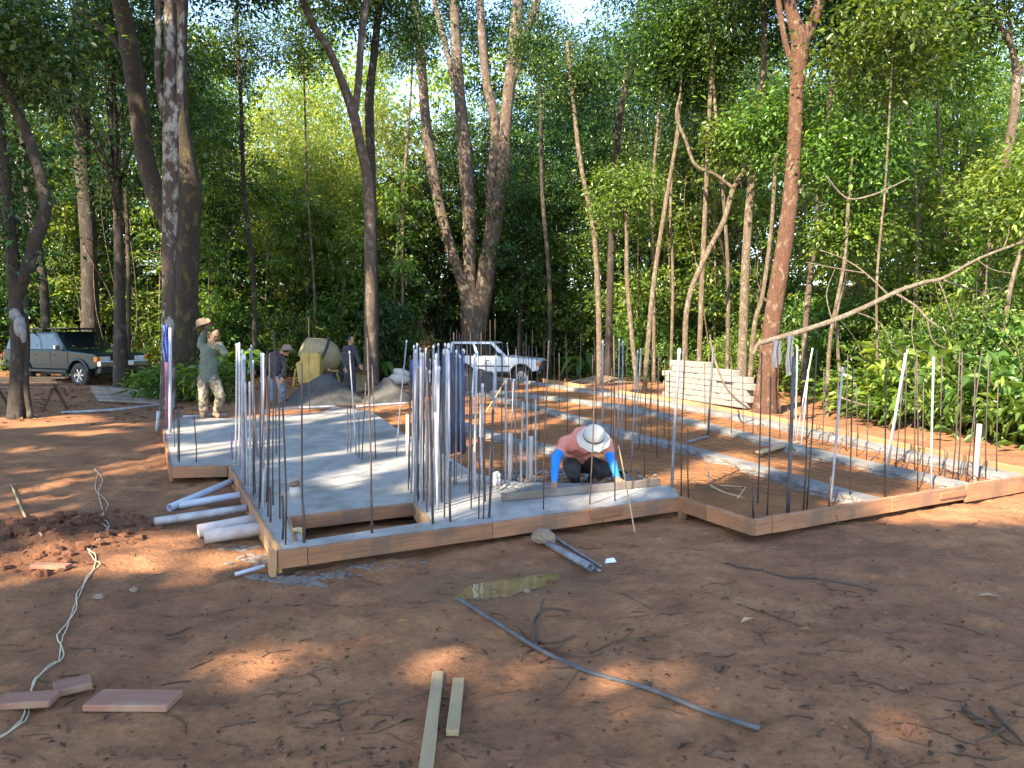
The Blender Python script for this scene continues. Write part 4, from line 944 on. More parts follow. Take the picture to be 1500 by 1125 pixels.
        for cx in (xa, xr): wheel(rt, cx, s*(hw-.11), r, .24)
        mb = MB(); mb.box((-Lr-.01, s*(hw-.1), zw-.2), (.06, .14, .3)); mb.build('tail_lamp', M['red'], rt)
    g_ = MB()
    for k in range(4): g_.box((Lf+.01, 0, zw-.31+k*.045), (.06, W-.95, .022))
    g_.box((Lf-.03, 0, zw-.24), (.05, W-.92, .2)); g_.build('grille', M['trim'], rt)
    mb = MB(); mb.box((Lf+.04, 0, sill+.2), (.2, W-.02, .2)); bev(mb.build('front_bumper', M['chrome'] if body == 'teal' else M['trim'], rt), .04, 2)
    mb = MB(); mb.box((Lf-.03, 0, sill+.02), (.2, W-.12, .22)); bev(mb.build('valance', M['trim'], rt), .03, 2)
    mb = MB(); mb.box((-Lr-.08, 0, sill+.15), (.18, W-.04, .18)); bev(mb.build('rear_bumper', M['trim'], rt), .03, 2)
    mb = MB(); mb.box((Lf+.15, .1, sill+.22), (.012, .34, .13)); mb.build('number_plate', M['paper'], rt)
    mb = MB(); mb.box((0, 0, sill-.06), (Lf+Lr-.7, W-.5, .22)); mb.build('chassis', M['trim'], rt)
    if rackon:
        mb = MB()
        for s in (-1, 1): mb.tube([(t0+.1, s*(ti-.06), zr+.09), (t1-.05, s*(ti-.06), zr+.09)], .022, 6)
        for q in np.linspace(t0+.15, t1-.1, 4): mb.tube([(q, -ti+.06, zr+.08), (q, ti-.06, zr+.08)], .016, 6); mb.box((q, ti-.06, zr+.03), (.05, .04, .1)); mb.box((q, -ti+.06, zr+.03), (.05, .04, .1))
        mb.box(((t0+t1)/2+.35, 0, zr+.11), (t1-t0+.35, 2*ti-.1, .03)); mb.build('roof_rack', M['trim'], rt)
    return rt
pf = gp(121, 566); hd = R(-24); dx, dy = math.cos(hd), math.sin(hd)
nrm = Vector((math.sin(hd), -math.cos(hd), 0))
c = Vector((pf.x, pf.y, 0))-Vector((dx, dy, 0))*1.36-nrm*.76
suv((c.x, c.y, -.02), hd, 'muddy dark teal off-road car with roof rack parked at the left edge', 2.2, 2.25, 1.74, .52, 1.10, 1.70, 1.36, -1.32, .375, 'teal', [(.03, .27), (.31, .61), (.65, .93)], True, 'teal', 1)
hd2 = R(-14); pf = wp(764, 562, 29.2); c = Vector((pf.x, pf.y, 0))-Vector((math.cos(hd2), math.sin(hd2), 0))*1.2-Vector((math.sin(hd2), -math.cos(hd2), 0))*.72
suv((c.x, c.y, -.38), hd2, 'white two-door off-road car parked behind the bundle of tubes', 1.95, 1.9, 1.66, .48, 1.04, 1.66, 1.2, -1.15, .345, 'whitecar', [(.06, .5), (.55, .92)], False, 'trim', 1)

# ------------------------------------------------------------------ people
def remesh(mb, name, m, parent, voxel, smooth=2, disp=0):
    me = mb.mesh(name, m); o = bpy.data.objects.new(name, me); COL.objects.link(o)
    md = o.modifiers.new('r', 'REMESH'); md.mode = 'VOXEL'; md.voxel_size = voxel; md.use_smooth_shade = True
    ms = o.modifiers.new('s', 'SMOOTH'); ms.iterations = smooth; ms.factor = .5
    dg = bpy.context.evaluated_depsgraph_get(); ev = o.evaluated_get(dg); me2 = bpy.data.meshes.new_from_object(ev); me2.name = name
    if disp:
        co = np.empty(len(me2.vertices)*3, np.float32); me2.vertices.foreach_get('co', co); co = co.reshape(-1, 3)
        nr = np.empty(len(me2.vertices)*3, np.float32); me2.vertices.foreach_get('normal', nr); nr = nr.reshape(-1, 3)
        n = (fbm(co[:, 0]*14+co[:, 1]*6, co[:, 2]*18-co[:, 1]*5, 5)-.5)*disp; co += nr*n[:, None]; me2.vertices.foreach_set('co', co.ravel()); me2.update()
    o.modifiers.clear(); o.data = me2; bpy.data.meshes.remove(me)
    if not me2.materials: me2.materials.append(m)
    for p in me2.polygons: p.use_smooth = True
    o.parent = parent; return o
def hand(mb, wrist, pdir, pnorm, s=1.0, curl=.5, thumb=1):
    """palm with four unequal curled fingers and a side thumb; pnorm points out of the palm"""
    d = pdir.normalized(); n = (pnorm-d*pnorm.dot(d)).normalized(); sd_ = d.cross(n)*thumb
    pc = wrist+d*.05*s
    for k in (-1, -.33, .33, 1): mb.cap(wrist+sd_*k*.016*s, wrist+d*.085*s+sd_*k*.028*s, .014*s, .0125*s, 8)
    for i, (k, ln) in enumerate(((1, .072), (.36, .082), (-.3, .076), (-.95, .06))):
        p = wrist+d*.09*s+sd_*k*.028*s; dd = d+sd_*k*.08
        for j, f in enumerate((.42, .32, .26)):
            q = p+dd.normalized()*ln*f*s; mb.cap(p, q, (.0098-.001*j)*s, (.0092-.001*j)*s, 7); p = q; dd = dd+n*curl*(.9+.15*i)
    p = wrist+d*.03*s+sd_*.03*s; dd = d*.55+sd_*.8+n*.25
    for j, ln in enumerate((.035, .03)):
        q = p+dd.normalized()*ln*s; mb.cap(p, q, .0125*s, .0105*s, 7); p = q; dd = dd+d*.6+n*.3
def head(mb, c, fwd, up, s=1.0):
    f = fwd.normalized(); u = (up-f*up.dot(f)).normalized(); r = f.cross(u)
    rot = Matrix((r, f, u)).transposed()
    mb.ell(c+u*.02*s, (.076*s, .096*s, .105*s), 16, 12, rot); mb.ell(c-u*.06*s+f*.025*s, (.058*s, .065*s, .06*s), 14, 10, rot)
    mb.cap(c+f*.094*s+u*.012*s, c+f*.112*s-u*.022*s, .011*s, .017*s, 8)                  # nose
    for k in (-1, 1):
        mb.ell(c+r*k*.079*s-u*.005*s-f*.005*s, (.012*s, .022*s, .034*s), 8, 6, rot)        # ears
        mb.cap(c+f*.086*s+r*k*.02*s+u*.032*s, c+f*.078*s+r*k*.05*s+u*.03*s, .011*s, .01*s, 6)  # brows
        mb.ell(c+f*.062*s+r*k*.04*s-u*.025*s, (.028*s, .03*s, .024*s), 8, 6, rot)          # cheeks
    mb.cap(c+f*.085*s-r*.022*s-u*.055*s, c+f*.085*s+r*.022*s-u*.055*s, .010*s, .010*s, 6)   # mouth
    mb.ell(c+f*.07*s-u*.095*s, (.028*s, .024*s, .02*s), 8, 6, rot)                          # chin
    return rot
def eyes(parent, c, fwd, up, s=1.0):
    f = fwd.normalized(); u = (up-f*up.dot(f)).normalized(); r = f.cross(u)
    for k in (-1, 1): MB().ell(c+f*.083*s+r*k*.034*s+u*.012*s, .011*s, 8, 6).build('eye', M['hair'], parent, True)
# crouching worker
V = Vector
root0 = gp(855, 712, ZS)
wk = empty('person', (root0.x, root0.y, ZS), 'crouching man in salmon shirt, bright blue sleeves and pale sun hat', 'person')
def W(px, py, y): return wp(px, py, y)-V((root0.x, root0.y, ZS))
J = dict(hd=W(869, 645, 7.28), nk=W(866, 645, 7.45), ch=W(856, 646, 7.62), mid=W(848, 652, 7.82), pv=W(849, 675, 7.98),
         ls=W(828, 650, 7.56), le=W(814, 671, 7.36), lw=W(812, 707, 7.16), rs=W(887, 650, 7.56), re=W(896, 675, 7.38), rw=W(904, 699, 7.25),
         lh=W(838, 680, 7.95), lk=W(839, 690, 7.48), la=W(843, 705, 7.80), lt=W(842, 706, 7.66), rh=W(862, 680, 7.95), rk=W(884, 687, 7.55), ra=W(868, 703, 7.82), rt=W(872, 706, 7.66))
mb = MB()
hd_f = V((.05, -.75, -.65)); hd_u = V((.03, -.65, .76)); head(mb, J['hd'], hd_f, hd_u, .95)
mb.cap(J['nk'], J['hd'], .052, .052); mb.cap(J['ch'], J['nk'], .10, .06); mb.cap(J['pv'], J['mid'], .11, .11); mb.cap(J['mid'], J['ch'], .11, .12)
for s in 'lr':
    mb.cap(J['ch'], J[s+'s'], .07, .055); mb.cap(J[s+'s'], J[s+'e'], .046, .037); mb.cap(J[s+'e'], J[s+'w'], .037, .025)
    mb.cap(J[s+'h'], J[s+'k'], .075, .055); mb.cap(J[s+'k'], J[s+'a'], .052, .035); mb.cap(J[s+'a'], J[s+'t'], .035, .03)
hand(mb, J['lw'], V((-.06, -.30, -.8)), V((.3, .8, -.35)), 1.0, .55, -1); hand(mb, J['rw'], V((.15, -.35, -.65)), V((-.1, .8, -.4)), 1.0, .55, 1)
remesh(mb, 'body', M['skin'], wk, .0055, 2); eyes(wk, J['hd'], hd_f, hd_u, .95)
mb = MB(); mb.cap(J['pv']+V((0, -.02, .03)), J['mid'], .135, .135); mb.cap(J['mid'], J['ch'], .135, .14); mb.cap(J['ch'], J['nk'], .12, .075); mb.cap(J['mid']+V((-.06, 0, 0)), J['ls'], .1, .075); mb.cap(J['mid']+V((.06, 0, 0)), J['rs'], .1, .075)
mb.cap(J['ls'], J['ls'].lerp(J['le'], .55), .07, .062); mb.cap(J['rs'], J['rs'].lerp(J['re'], .55), .07, .062); mb.cap(J['ch'], J['ls'], .125, .085); mb.cap(J['ch'], J['rs'], .125, .085); mb.cap(J['ch']+V((0, 0, .02)), J['nk'], .145, .085); remesh(mb, 'shirt', M['salmon'], wk, .010, 3, .03)
for s in 'lr':
    mb = MB(); mb.cap(J[s+'s'].lerp(J[s+'e'], .45), J[s+'e'], .056, .046); mb.cap(J[s+'e'], J[s+'w'].lerp(J[s+'e'], .06), .046, .033); remesh(mb, 'sleeve', M['bluesleeve'], wk, .008, 2, .012)
mb = MB(); mb.cap(J['pv'], J['mid']*.3+J['pv']*.7, .145, .13)
for s in 'lr':
    mb.cap(J[s+'h'], J[s+'k'], .105, .08); mb.cap(J[s+'k'], J[s+'a'], .075, .058)
remesh(mb, 'trousers', M['darkpants'], wk, .011, 3, .035)
for s in 'lr':
    mb = MB(); mb.cap(J[s+'a']+V((0, .05, -.0)), J[s+'t'], .05, .045); remesh(mb, 'boot', M['boot'], wk, .01, 2)
hc = J['hd']+hd_u.normalized()*.055; rot = (hd_u.normalized()).to_track_quat('Z', 'Y').to_matrix().to_4x4(); mt = Matrix.Translation(hc) @ rot
mb = MB(); prof = [(.165, -.035), (.135, -.012), (.105, .0), (.102, .05), (.092, .085), (.06, .10), (.001, .103)]; mb.lathe(prof, 28, mt); mb.lathe([(r_, z_-.006) for r_, z_ in prof][::-1], 28, mt)
vs = [V(v) for v in mb.v]; mb.v = [tuple(v+V((0, 0, .012))*math.sin(7*math.atan2(v.y-hc.y, v.x-hc.x))*.6*(1 if (v-hc).length > .13 else 0)) for v in vs]
o = mb.build('sun_hat', M['hat'], wk, True)
mb = MB(); mb.lathe([(.1055, .004), (.1045, .03)], 28, mt); mb.build('hat_band', M['greycloth'], o, True)

def standing(px, pyf, d, zg, label, J, shirt, pants, hatm=None, hatpos=None, facing=V((0, -1, 0)), sleeves=True, voxel=.012, hands=True):
    r0 = wp(px, pyf, d); r0.z = zg
    rt = empty('person', r0, label, 'person'); J = {k: wp(*v)-r0 for k, v in J.items()}
    mb = MB(); up = (J['hd']-J['nk']); head(mb, J['hd'], facing, up, 1); mb.cap(J['nk'], J['hd'], .055, .055)
    mb.cap(J['ch'], J['nk'], .11, .06); mb.cap(J['pv'], J['ch'], .12, .12)
    for s in 'lr':
        mb.cap(J['ch'], J[s+'s'], .08, .06); mb.cap(J[s+'s'], J[s+'e'], .05, .04); mb.cap(J[s+'e'], J[s+'w'], .04, .027)
        mb.cap(J[s+'h'], J[s+'k'], .08, .058); mb.cap(J[s+'k'], J[s+'a'], .055, .04); mb.cap(J[s+'a'], J[s+'t'], .04, .03)
        hand(mb, J[s+'w'], J[s+'w']-J[s+'e'], V((0, 1, 0)) if abs((J[s+'w']-J[s+'e']).normalized().y) < .8 else V((0, 0, 1)), 1, .35, 1 if s == 'r' else -1)
    remesh(mb, 'body', M['skin'], rt, .0065, 1); eyes(rt, J['hd'], facing, up)
    mb = MB(); mb.cap(J['pv'], J['ch'], .15, .15); mb.cap(J['ch'], J['nk'], .12, .075)
    for s in 'lr':
        mb.cap(J['ch'], J[s+'s'], .11, .078); mb.cap(J[s+'s'], J[s+'e'], .075, .062); mb.cap(J[s+'e'], J[s+'w'].lerp(J[s+'e'], .1), .06, .045)
    remesh(mb, 'shirt', M[shirt], rt, voxel, 3, .035)
    mb = MB(); mb.cap(J['pv'], J['pv'].lerp(J['ch'], .15), .148, .14)
    for s in 'lr': mb.cap(J[s+'h'], J[s+'k'], .11, .085); mb.cap(J[s+'k'], J[s+'a'], .088, .07)
    remesh(mb, 'trousers', M[pants], rt, voxel, 3, .035)
    for s in 'lr':
        mb = MB(); mb.cap(J[s+'a'], J[s+'t'], .055, .045); remesh(mb, 'boot', M['boot'], rt, .012, 2)
    u = up.normalized(); mb = MB(); mb.ell(J['hd']+u*.035-facing*.012, (.084, .1, .098), 14, 10); remesh(mb, 'hair', M['hair'], rt, .012, 1)
    if hatm:
        hp = wp(*hatpos)-r0 if hatpos else J['hd']+u*.07
        mt = Matrix.Translation(hp) @ Matrix.Rotation(R(-22 if hatpos else 0), 4, 'Y'); prof = [(.19, -.02), (.15, -.005), (.11, .005), (.10, .07), (.07, .11), (.001, .115)]
        mb = MB(); mb.lathe(prof, 22, mt); mb.lathe([(a, b-.008) for a, b in prof][::-1], 22, mt); mb.build('hat', M[hatm], rt, True)
    return rt
D = 13.2
standing(306, 612, D, ZS, 'man in grey-green shirt and camouflage trousers raising his hat', dict(hd=(314, 492, D), nk=(309, 504, D), ch=(306, 515, D), pv=(305, 552, D), ls=(295, 506, D), le=(298, 490, D+.12), lw=(302, 477, D-.02), rs=(320, 506, D), re=(330, 517, D-.18), rw=(317, 506, D-.22), lh=(298, 556, D), lk=(298, 582, D-.06), la=(298, 606, D), lt=(297, 610, D-.16), rh=(313, 556, D), rk=(323, 580, D-.16), ra=(317, 606, D+.08), rt=(320, 610, D-.1)), 'greenshirt', 'camo', 'hatbrown', (297, 476, D-.03), V((.25, -1, -.1)))
D = 17.5; GP = wp(405, 585, D).z
standing(405, 590, D, 0, 'man in dark jacket and jeans bending left of the yellow mixer', dict(hd=(418, 513, D-.1), nk=(411, 518, D), ch=(406, 523, D), pv=(403, 550, D), ls=(398, 520, D), le=(396, 538, D-.1), lw=(404, 552, D-.2), rs=(414, 521, D), re=(417, 538, D-.1), rw=(413, 553, D-.2), lh=(399, 552, D), lk=(399, 570, D-.05), la=(399, 587, D), lt=(401, 590, D-.1), rh=(408, 552, D), rk=(413, 570, D-.1), ra=(414, 587, D), rt=(417, 590, D-.1)), 'jacket', 'jeans', 'hatbrown', None, V((.9, -.5, -.3)))
D = 20.0
standing(513, 578, D, 0, 'man in dark clothes standing behind the large sand pile', dict(hd=(514, 499, D), nk=(513, 507, D), ch=(512, 513, D), pv=(512, 538, D), ls=(506, 510, D), le=(504, 525, D), lw=(506, 538, D-.1), rs=(519, 510, D), re=(523, 523, D-.05), rw=(527, 534, D-.1), lh=(509, 540, D), lk=(509, 560, D), la=(509, 576, D), lt=(509, 578, D-.1), rh=(516, 540, D), rk=(517, 560, D), ra=(517, 576, D), rt=(518, 578, D-.1)), 'jacket', 'jacket', None, None, V((.6, -.8, -.1)))

# ------------------------------------------------------------------ cloths
def cloth(px0, py0, px1, py1, d, m, lab, folds=5, tk=.03, name='hanging_cloth'):
    a = wp(px0, py0, d); b = wp(px1, py0, d); c = wp(px1, py1, d); n, k = 14, 14; vs = []; fs = []
    for s in (1, -1):
        for j in range(k+1):
            for i in range(n+1):
                u, v = i/n, j/k; x = a.x+(b.x-a.x)*(u*(1-.25*v)+.12*v)-a.x; z = (c.z-a.z)*v
                vs.append((x+.015*math.sin(v*7+u*3), tk*math.sin(u*folds*math.pi+v)*(.4+v)+s*.004, z-.03*math.sin(u*5)*v))
    off = (n+1)*(k+1)
    for j in range(k):
        for i in range(n):
            q = (j*(n+1)+i, j*(n+1)+i+1, (j+1)*(n+1)+i+1, (j+1)*(n+1)+i); fs.append(q); fs.append(tuple(x+off for x in q[::-1]))
    mb = MB(); mb.add(vs, fs); return tag(mb.build(name, M[m], smooth=True, loc=a), lab, 'cloth')
cloth(237, 476, 247, 528, gp(243, 628, ZS).y-.03, 'bluecloth', 'blue cloth hung over the tips of the purple conduits', name='hung_cloth')

# ------------------------------------------------------------------ foliage
def leaves(name, P, D_, U, Ls, wr, m, fold=.12):
    """P positions, D_ leaf axes, U rough up, Ls lengths"""
    n = len(P); D_ = D_/np.linalg.norm(D_, axis=1)[:, None]
    S = np.cross(D_, U); S /= np.linalg.norm(S, axis=1)[:, None]+1e-9; Nn = np.cross(S, D_)
    L_ = Ls[:, None]; W_ = L_*wr
    v = np.stack([P, P+D_*L_*.42+S*W_+Nn*L_*fold, P+D_*L_-Nn*L_*.12, P+D_*L_*.42-S*W_+Nn*L_*fold], 1).reshape(-1, 3)
    b = np.arange(n)[:, None]*4
    f = np.concatenate([b+np.array([[0, 3, 2]]), b+np.array([[0, 2, 1]])], 1).reshape(-1, 3)
    me = npmesh(name, v, f, m); at = me.attributes.new('tint', 'FLOAT', 'FACE')
    at.data.foreach_set('value', np.repeat(np.random.rand(n), 2).astype(np.float32)); return me
def clumps(centers, rad, per, flat=.6, rng=np.random):
    C_ = np.repeat(centers, per, 0); n = len(C_); rr = np.repeat(rad, per)[:, None]
    off = rng.normal(size=(n, 3))*.5; off[:, 2] *= flat; return C_+off*rr, off
def crown(name, rx, ry, z0, z1, ncl, per, leaf, m, wr=.24, crad=(.5, 1.0), droop=.25, hole=.0, reject=None, shell=.5, keep=None):
    c = np.random.normal(size=(ncl*3, 3)); c /= np.linalg.norm(c, axis=1)[:, None]; c *= (np.random.rand(ncl*3)**shell)[:, None]
    c = c[np.abs(c[:, 2]) <= 1][:ncl]
    zc, zh = (z0+z1)/2, (z1-z0)/2; lump = .75+.5*fbm(c[:, 0]*3+5, c[:, 1]*3+c[:, 2]*2, 12)
    C_ = np.stack([c[:, 0]*rx*lump, c[:, 1]*ry*lump, zc+c[:, 2]*zh], 1)
    rad = np.random.uniform(*crad, len(C_)); P, off = clumps(C_, rad, per)
    D_ = off*np.array([1, 1, .5])+np.random.normal(size=off.shape)*.45; D_[:, 2] -= droop
    U = np.random.normal(size=P.shape)*.45+np.array([0, 0, 1.])
    Ls = leaf*np.random.uniform(.55, 1.3, len(P))*np.repeat(np.random.uniform(.7, 1.35, len(C_)), per)
    if keep is not None:
        kk = keep(P); P, D_, U, Ls = P[kk], D_[kk], U[kk], Ls[kk]
    return leaves(name, P, D_, U, Ls, wr, m), C_
def trunk_mesh(name, m, h, r0, r1, lean=(0, 0), targets=(), wob=.15, nb=10):
    mb = MB(); pts = []; n = 7; wx, wy = random.uniform(-wob, wob), random.uniform(-wob, wob)
    for i in range(n):
        t = i/(n-1); pts.append((Vector((lean[0]*t+wx*math.sin(t*4+1)*t, lean[1]*t+wy*math.sin(t*5)*t, h*t-.25*(i == 0))), r0*(1.25 if i == 0 else 1)*(1-t)+r1*t))
    Q = smoothpts(pts, 4); mb.tube([a for a, _ in Q], [b for _, b in Q], 9, rough=.05)
    for tg in targets:
        tg = Vector(tg); k = min(max((tg.z-h*.12)/h*.75, .35), .97); base = Q[int(k*(len(Q)-1))]
        midp = base[0].lerp(tg, .5)+Vector((random.uniform(-.2, .2), random.uniform(-.2, .2), random.uniform(-.1, .35)))
        rb = max(base[1]*.45, .02); B_ = smoothpts([(base[0], rb), (midp, rb*.6), (tg, .012)], 4); mb.tube([a for a, _ in B_], [b for _, b in B_], 6)
    return mb.mesh(name, m, True)
SPEC = {}
def proto(key, lm, bm_, h, rx, z0, z1, ncl, per, leaf, r0=.14, **kw):
    vs = []
    for i in range(2):
        me, C_ = crown('crown', rx, rx*random.uniform(.85, 1.1), z0, z1, ncl, per, leaf, M[lm], **kw)
        idx = np.random.choice(len(C_), min(14, len(C_)), replace=False)
        tm = trunk_mesh('trunk', M[bm_], h, r0, r0*.25, (random.uniform(-.5, .5), random.uniform(-.5, .5)), [tuple(C_[j]*np.array([.85, .85, 1])) for j in idx]); vs.append((tm, me))
    SPEC[key] = vs
proto('dark', 'leaf_dark', 'bark_dark', 10.5, 2.9, 2.2, 13.0, 190, 105, .15, .17, crad=(.35, .85))
proto('blue', 'leaf_blue', 'bark_dark', 12.5, 3.3, 6.0, 15.5, 180, 105, .155, .2, crad=(.35, .85))
proto('mid', 'leaf_mid', 'bark_grey', 9.5, 2.6, 1.6, 12.0, 150, 100, .14, .13, crad=(.3, .75))
proto('lite', 'leaf_lite', 'bark_tan', 9.0, 2.5, 1.2, 11.5, 125, 100, .13, .10, crad=(.3, .7))
proto('bam', 'leaf_bam', 'bark_tan', 9.0, 2.4, .8, 11.5, 260, 95, .18, .06, wr=.10, droop=.6)
proto('thin', 'leaf_mid', 'bark_grey', 9.5, 1.7, 4.0, 11.5, 90, 60, .18, .08, crad=(.4, .8))
def plant(key, name, x, y, s, cat, group, sz=1.0, rz=None, zoff=0):
    tm, cm = random.choice(SPEC[key])
    r = bpy.data.objects.new(name, None); COL.objects.link(r); r.location = (x, y, float(gz(x, y, False))+zoff); r.rotation_euler = (0, 0, random.uniform(0, 6.28) if rz is None else rz); r.scale = (s, s, s*sz)
    a = link('trunk' if 'tree' in name or 'bamboo' in name else 'stem', tm, r); b = link('crown' if 'tree' in name or 'bamboo' in name else 'foliage', cm, r)
    tag(r, None, cat, group); return r
LOOK = {'dark': 'dense dark green tree', 'blue': 'tall bluish-dark tree', 'mid': 'mid green leafy tree', 'lite': 'light green airy tree', 'bam': 'feathery yellow-green bamboo clump', 'thin': 'slender thin-crowned tree'}
def zone(where, lst):
    by = {}
    for (x, y, key, s) in lst:
        nm = 'bamboo_clump' if key == 'bam' else 'forest_tree'
        o = plant(key, nm, x, y, s, 'bamboo' if key == 'bam' else 'tree', 'trees %s' % where, random.uniform(.95, 1.15)); by.setdefault(key, []).append((proj(x, y, 1)[0], o))
    for k, it in by.items(): ordlabels(it, LOOK[k], where)
zone('behind the teal car', [(-22, 29, 'dark', 1.1), (-18, 31, 'mid', 1.0), (-15.5, 28, 'dark', .75), (-13, 32, 'mid', .7), (-20, 36, 'dark', 1.2), (-26, 35, 'mid', 1.1), (-24, 26, 'mid', .9), (-17, 42, 'blue', 1.1), (-13.5, 39, 'mid', .8), (-28, 44, 'dark', 1.3), (-19, 25.5, 'thin', .9), (-18.5, 33.5, 'mid', .8)])
zone('above the man in green', [(-12.4, 29, 'dark', .95), (-11.6, 22, 'blue', .95), (-14.6, 34.5, 'mid', .9), (-11.2, 25.5, 'thin', 1.0)])
zone('behind the yellow mixer', [(-10, 36, 'bam', 1.15), (-8.2, 34, 'bam', .85), (-6.0, 36, 'bam', 1.0), (-12.6, 43, 'bam', 1.4), (-7.2, 44, 'lite', 1.45), (-9.4, 48, 'lite', 1.6), (-5.2, 40, 'mid', .9), (-12.6, 50, 'lite', 1.6)])
zone('behind the multi-stemmed tree', [(-3.5, 36, 'dark', 1.0), (-1.5, 39, 'dark', 1.1), (.3, 34.5, 'dark', .85), (2.3, 37, 'dark', 1.0), (-2.5, 45, 'mid', 1.3), (1.3, 47, 'dark', 1.3), (3.6, 41, 'mid', 1.05)])
zone('behind the right bay', [(4.6, 33, 'dark', .85), (6.5, 35, 'dark', 1.0), (5.4, 42, 'thin', 1.25), (3.0, 44, 'blue', 1.25), (5.8, 48, 'blue', 1.35), (8.2, 50, 'mid', 1.6), (8.5, 31, 'dark', .95), (9.3, 38, 'dark', 1.1), (11, 33, 'mid', 1.05), (7.5, 28.5, 'thin', .9), (10.2, 26.5, 'thin', 1.0), (12.6, 41, 'blue', 1.2), (10.5, 45, 'mid', 1.2)])
zone('behind the leaning branch', [(12.5, 27, 'dark', .95), (14.5, 31, 'mid', 1.0), (13, 22, 'mid', .78), (16, 25.5, 'mid', .9), (18.5, 30, 'lite', 1.05), (17, 36, 'blue', 1.1), (20.5, 37, 'lite', 1.3), (15.5, 19.5, 'lite', .68), (23.5, 33, 'mid', 1.2), (22.5, 43, 'lite', 1.4), (27, 39, 'lite', 1.3), (19, 23, 'mid', .85), (11.6, 18, 'lite', .5)])

# shrubs and undergrowth
def sproto(key, lm, bm_, h, rx, ncl, per, leaf, **kw):
    vs = []
    for i in range(2):
        me, C_ = crown('foliage', rx, rx, .15, h, ncl, per, leaf, M[lm], crad=(.22, .42), **kw); mb = MB()
        for j in range(7):
            c = C_[np.random.randint(len(C_))]; P = [(Vector((random.uniform(-.1, .1), random.uniform(-.1, .1), -.1)), .018), (Vector((c[0]*.5, c[1]*.5, c[2]*.6)), .012), (Vector(c), .006)]
            Q = smoothpts(P, 4); mb.tube([a for a, _ in Q], [b for _, b in Q], 5)
        vs.append((mb.mesh('stem', M[bm_], True), me))
    SPEC[key] = vs
sproto('broad', 'leaf_big', 'bark_tan', 2.6, 1.2, 62, 36, .20, wr=.21, droop=.45)
sproto('bushy', 'leaf_mid', 'bark_dark', 3.0, 1.3, 95, 60, .125)
sproto('litebush', 'leaf_lite', 'bark_tan', 2.4, 1.1, 75, 50, .115, wr=.2)
sproto('darkbush', 'leaf_dark', 'bark_dark', 3.2, 1.4, 100, 60, .14)
sproto('low', 'leaf_big', 'bark_tan', .8, .6, 26, 22, .20, wr=.16, droop=.1)
SL = {'broad': 'broad-leaved glossy shrub', 'bushy': 'bushy mid green shrub', 'litebush': 'light green shrub', 'darkbush': 'dark leafy shrub', 'low': 'low leafy plant'}
def edge(where, path, n, keys, s0, s1, depth=3.0, side=1):
    by = {}; pts = [Vector((x, y, 0)) for x, y in path]; Ls = [(pts[i+1]-pts[i]).length for i in range(len(pts)-1)]; T = sum(Ls)
    for i in range(n):
        d = (i+random.uniform(.2, .8))/n*T; k = 0
        while k < len(Ls)-1 and d > Ls[k]: d -= Ls[k]; k += 1
        tg = (pts[k+1]-pts[k]).normalized(); nn = Vector((-tg.y, tg.x, 0))*side; q = random.random()**1.3
        p = pts[k]+tg*d+nn*q*depth; key = random.choice(keys); s = random.uniform(s0, s1)*(1+.5*q)
        o = plant(key, 'forest_shrub', p.x, p.y, s, 'shrub', 'shrubs %s' % where, random.uniform(.9, 1.25)); by.setdefault(key, []).append((proj(p.x, p.y, .5)[0], o))
    for k, it in by.items(): ordlabels(it, SL[k], where)
edge('behind the teal car', [(-24, 27.5), (-17, 27), (-12, 27.5)], 16, ['darkbush', 'bushy', 'darkbush', 'broad'], .75, 1.2, 4)
edge('behind the man in green and mixer', [(-12, 26), (-8.5, 28), (-5.5, 29.5), (-3.4, 31)], 18, ['darkbush', 'broad', 'bushy', 'litebush'], .7, 1.2, 4)
edge('behind the white car', [(-3.2, 36.5), (1, 36), (3.4, 33)], 14, ['darkbush', 'darkbush', 'bushy'], .9, 1.5, 4)
edge('behind the far right bay', [(3.6, 29), (5.8, 27), (7.5, 24)], 13, ['darkbush', 'bushy', 'bushy'], .6, 1.15, 4)
edge('behind the concrete blocks', [(6.6, 22.5), (7.4, 19), (7.6, 16.5)], 12, ['bushy', 'litebush', 'broad'], .55, .95, 4)
edge('under the leaning branch', [(7.5, 16), (8.2, 13.4), (9.0, 11.2)], 24, ['litebush', 'litebush', 'bushy', 'litebush', 'broad'], .42, .8, 4.5)
edge('right of the leaning branch', [(8.6, 11.6), (9.6, 9.6)], 9, ['litebush', 'bushy', 'litebush'], .45, .7, 3.5)
edge('low at the right edge of the clearing', [(6.9, 16.0), (7.0, 13.6), (7.5, 11.6), (8.1, 10.0)], 16, ['low'], .7, 1.2, .8)
edge('round the foot of the mossy tree', [(-8.9, 17.9), (-7.9, 18.2), (-7.0, 17.6)], 6, ['low'], .6, .9, .4)
#edge('at the far left edge', [(-13, 17.5), (-11.4, 19)], 5, ['broad', 'darkbush'], .5, .8, 1.5)

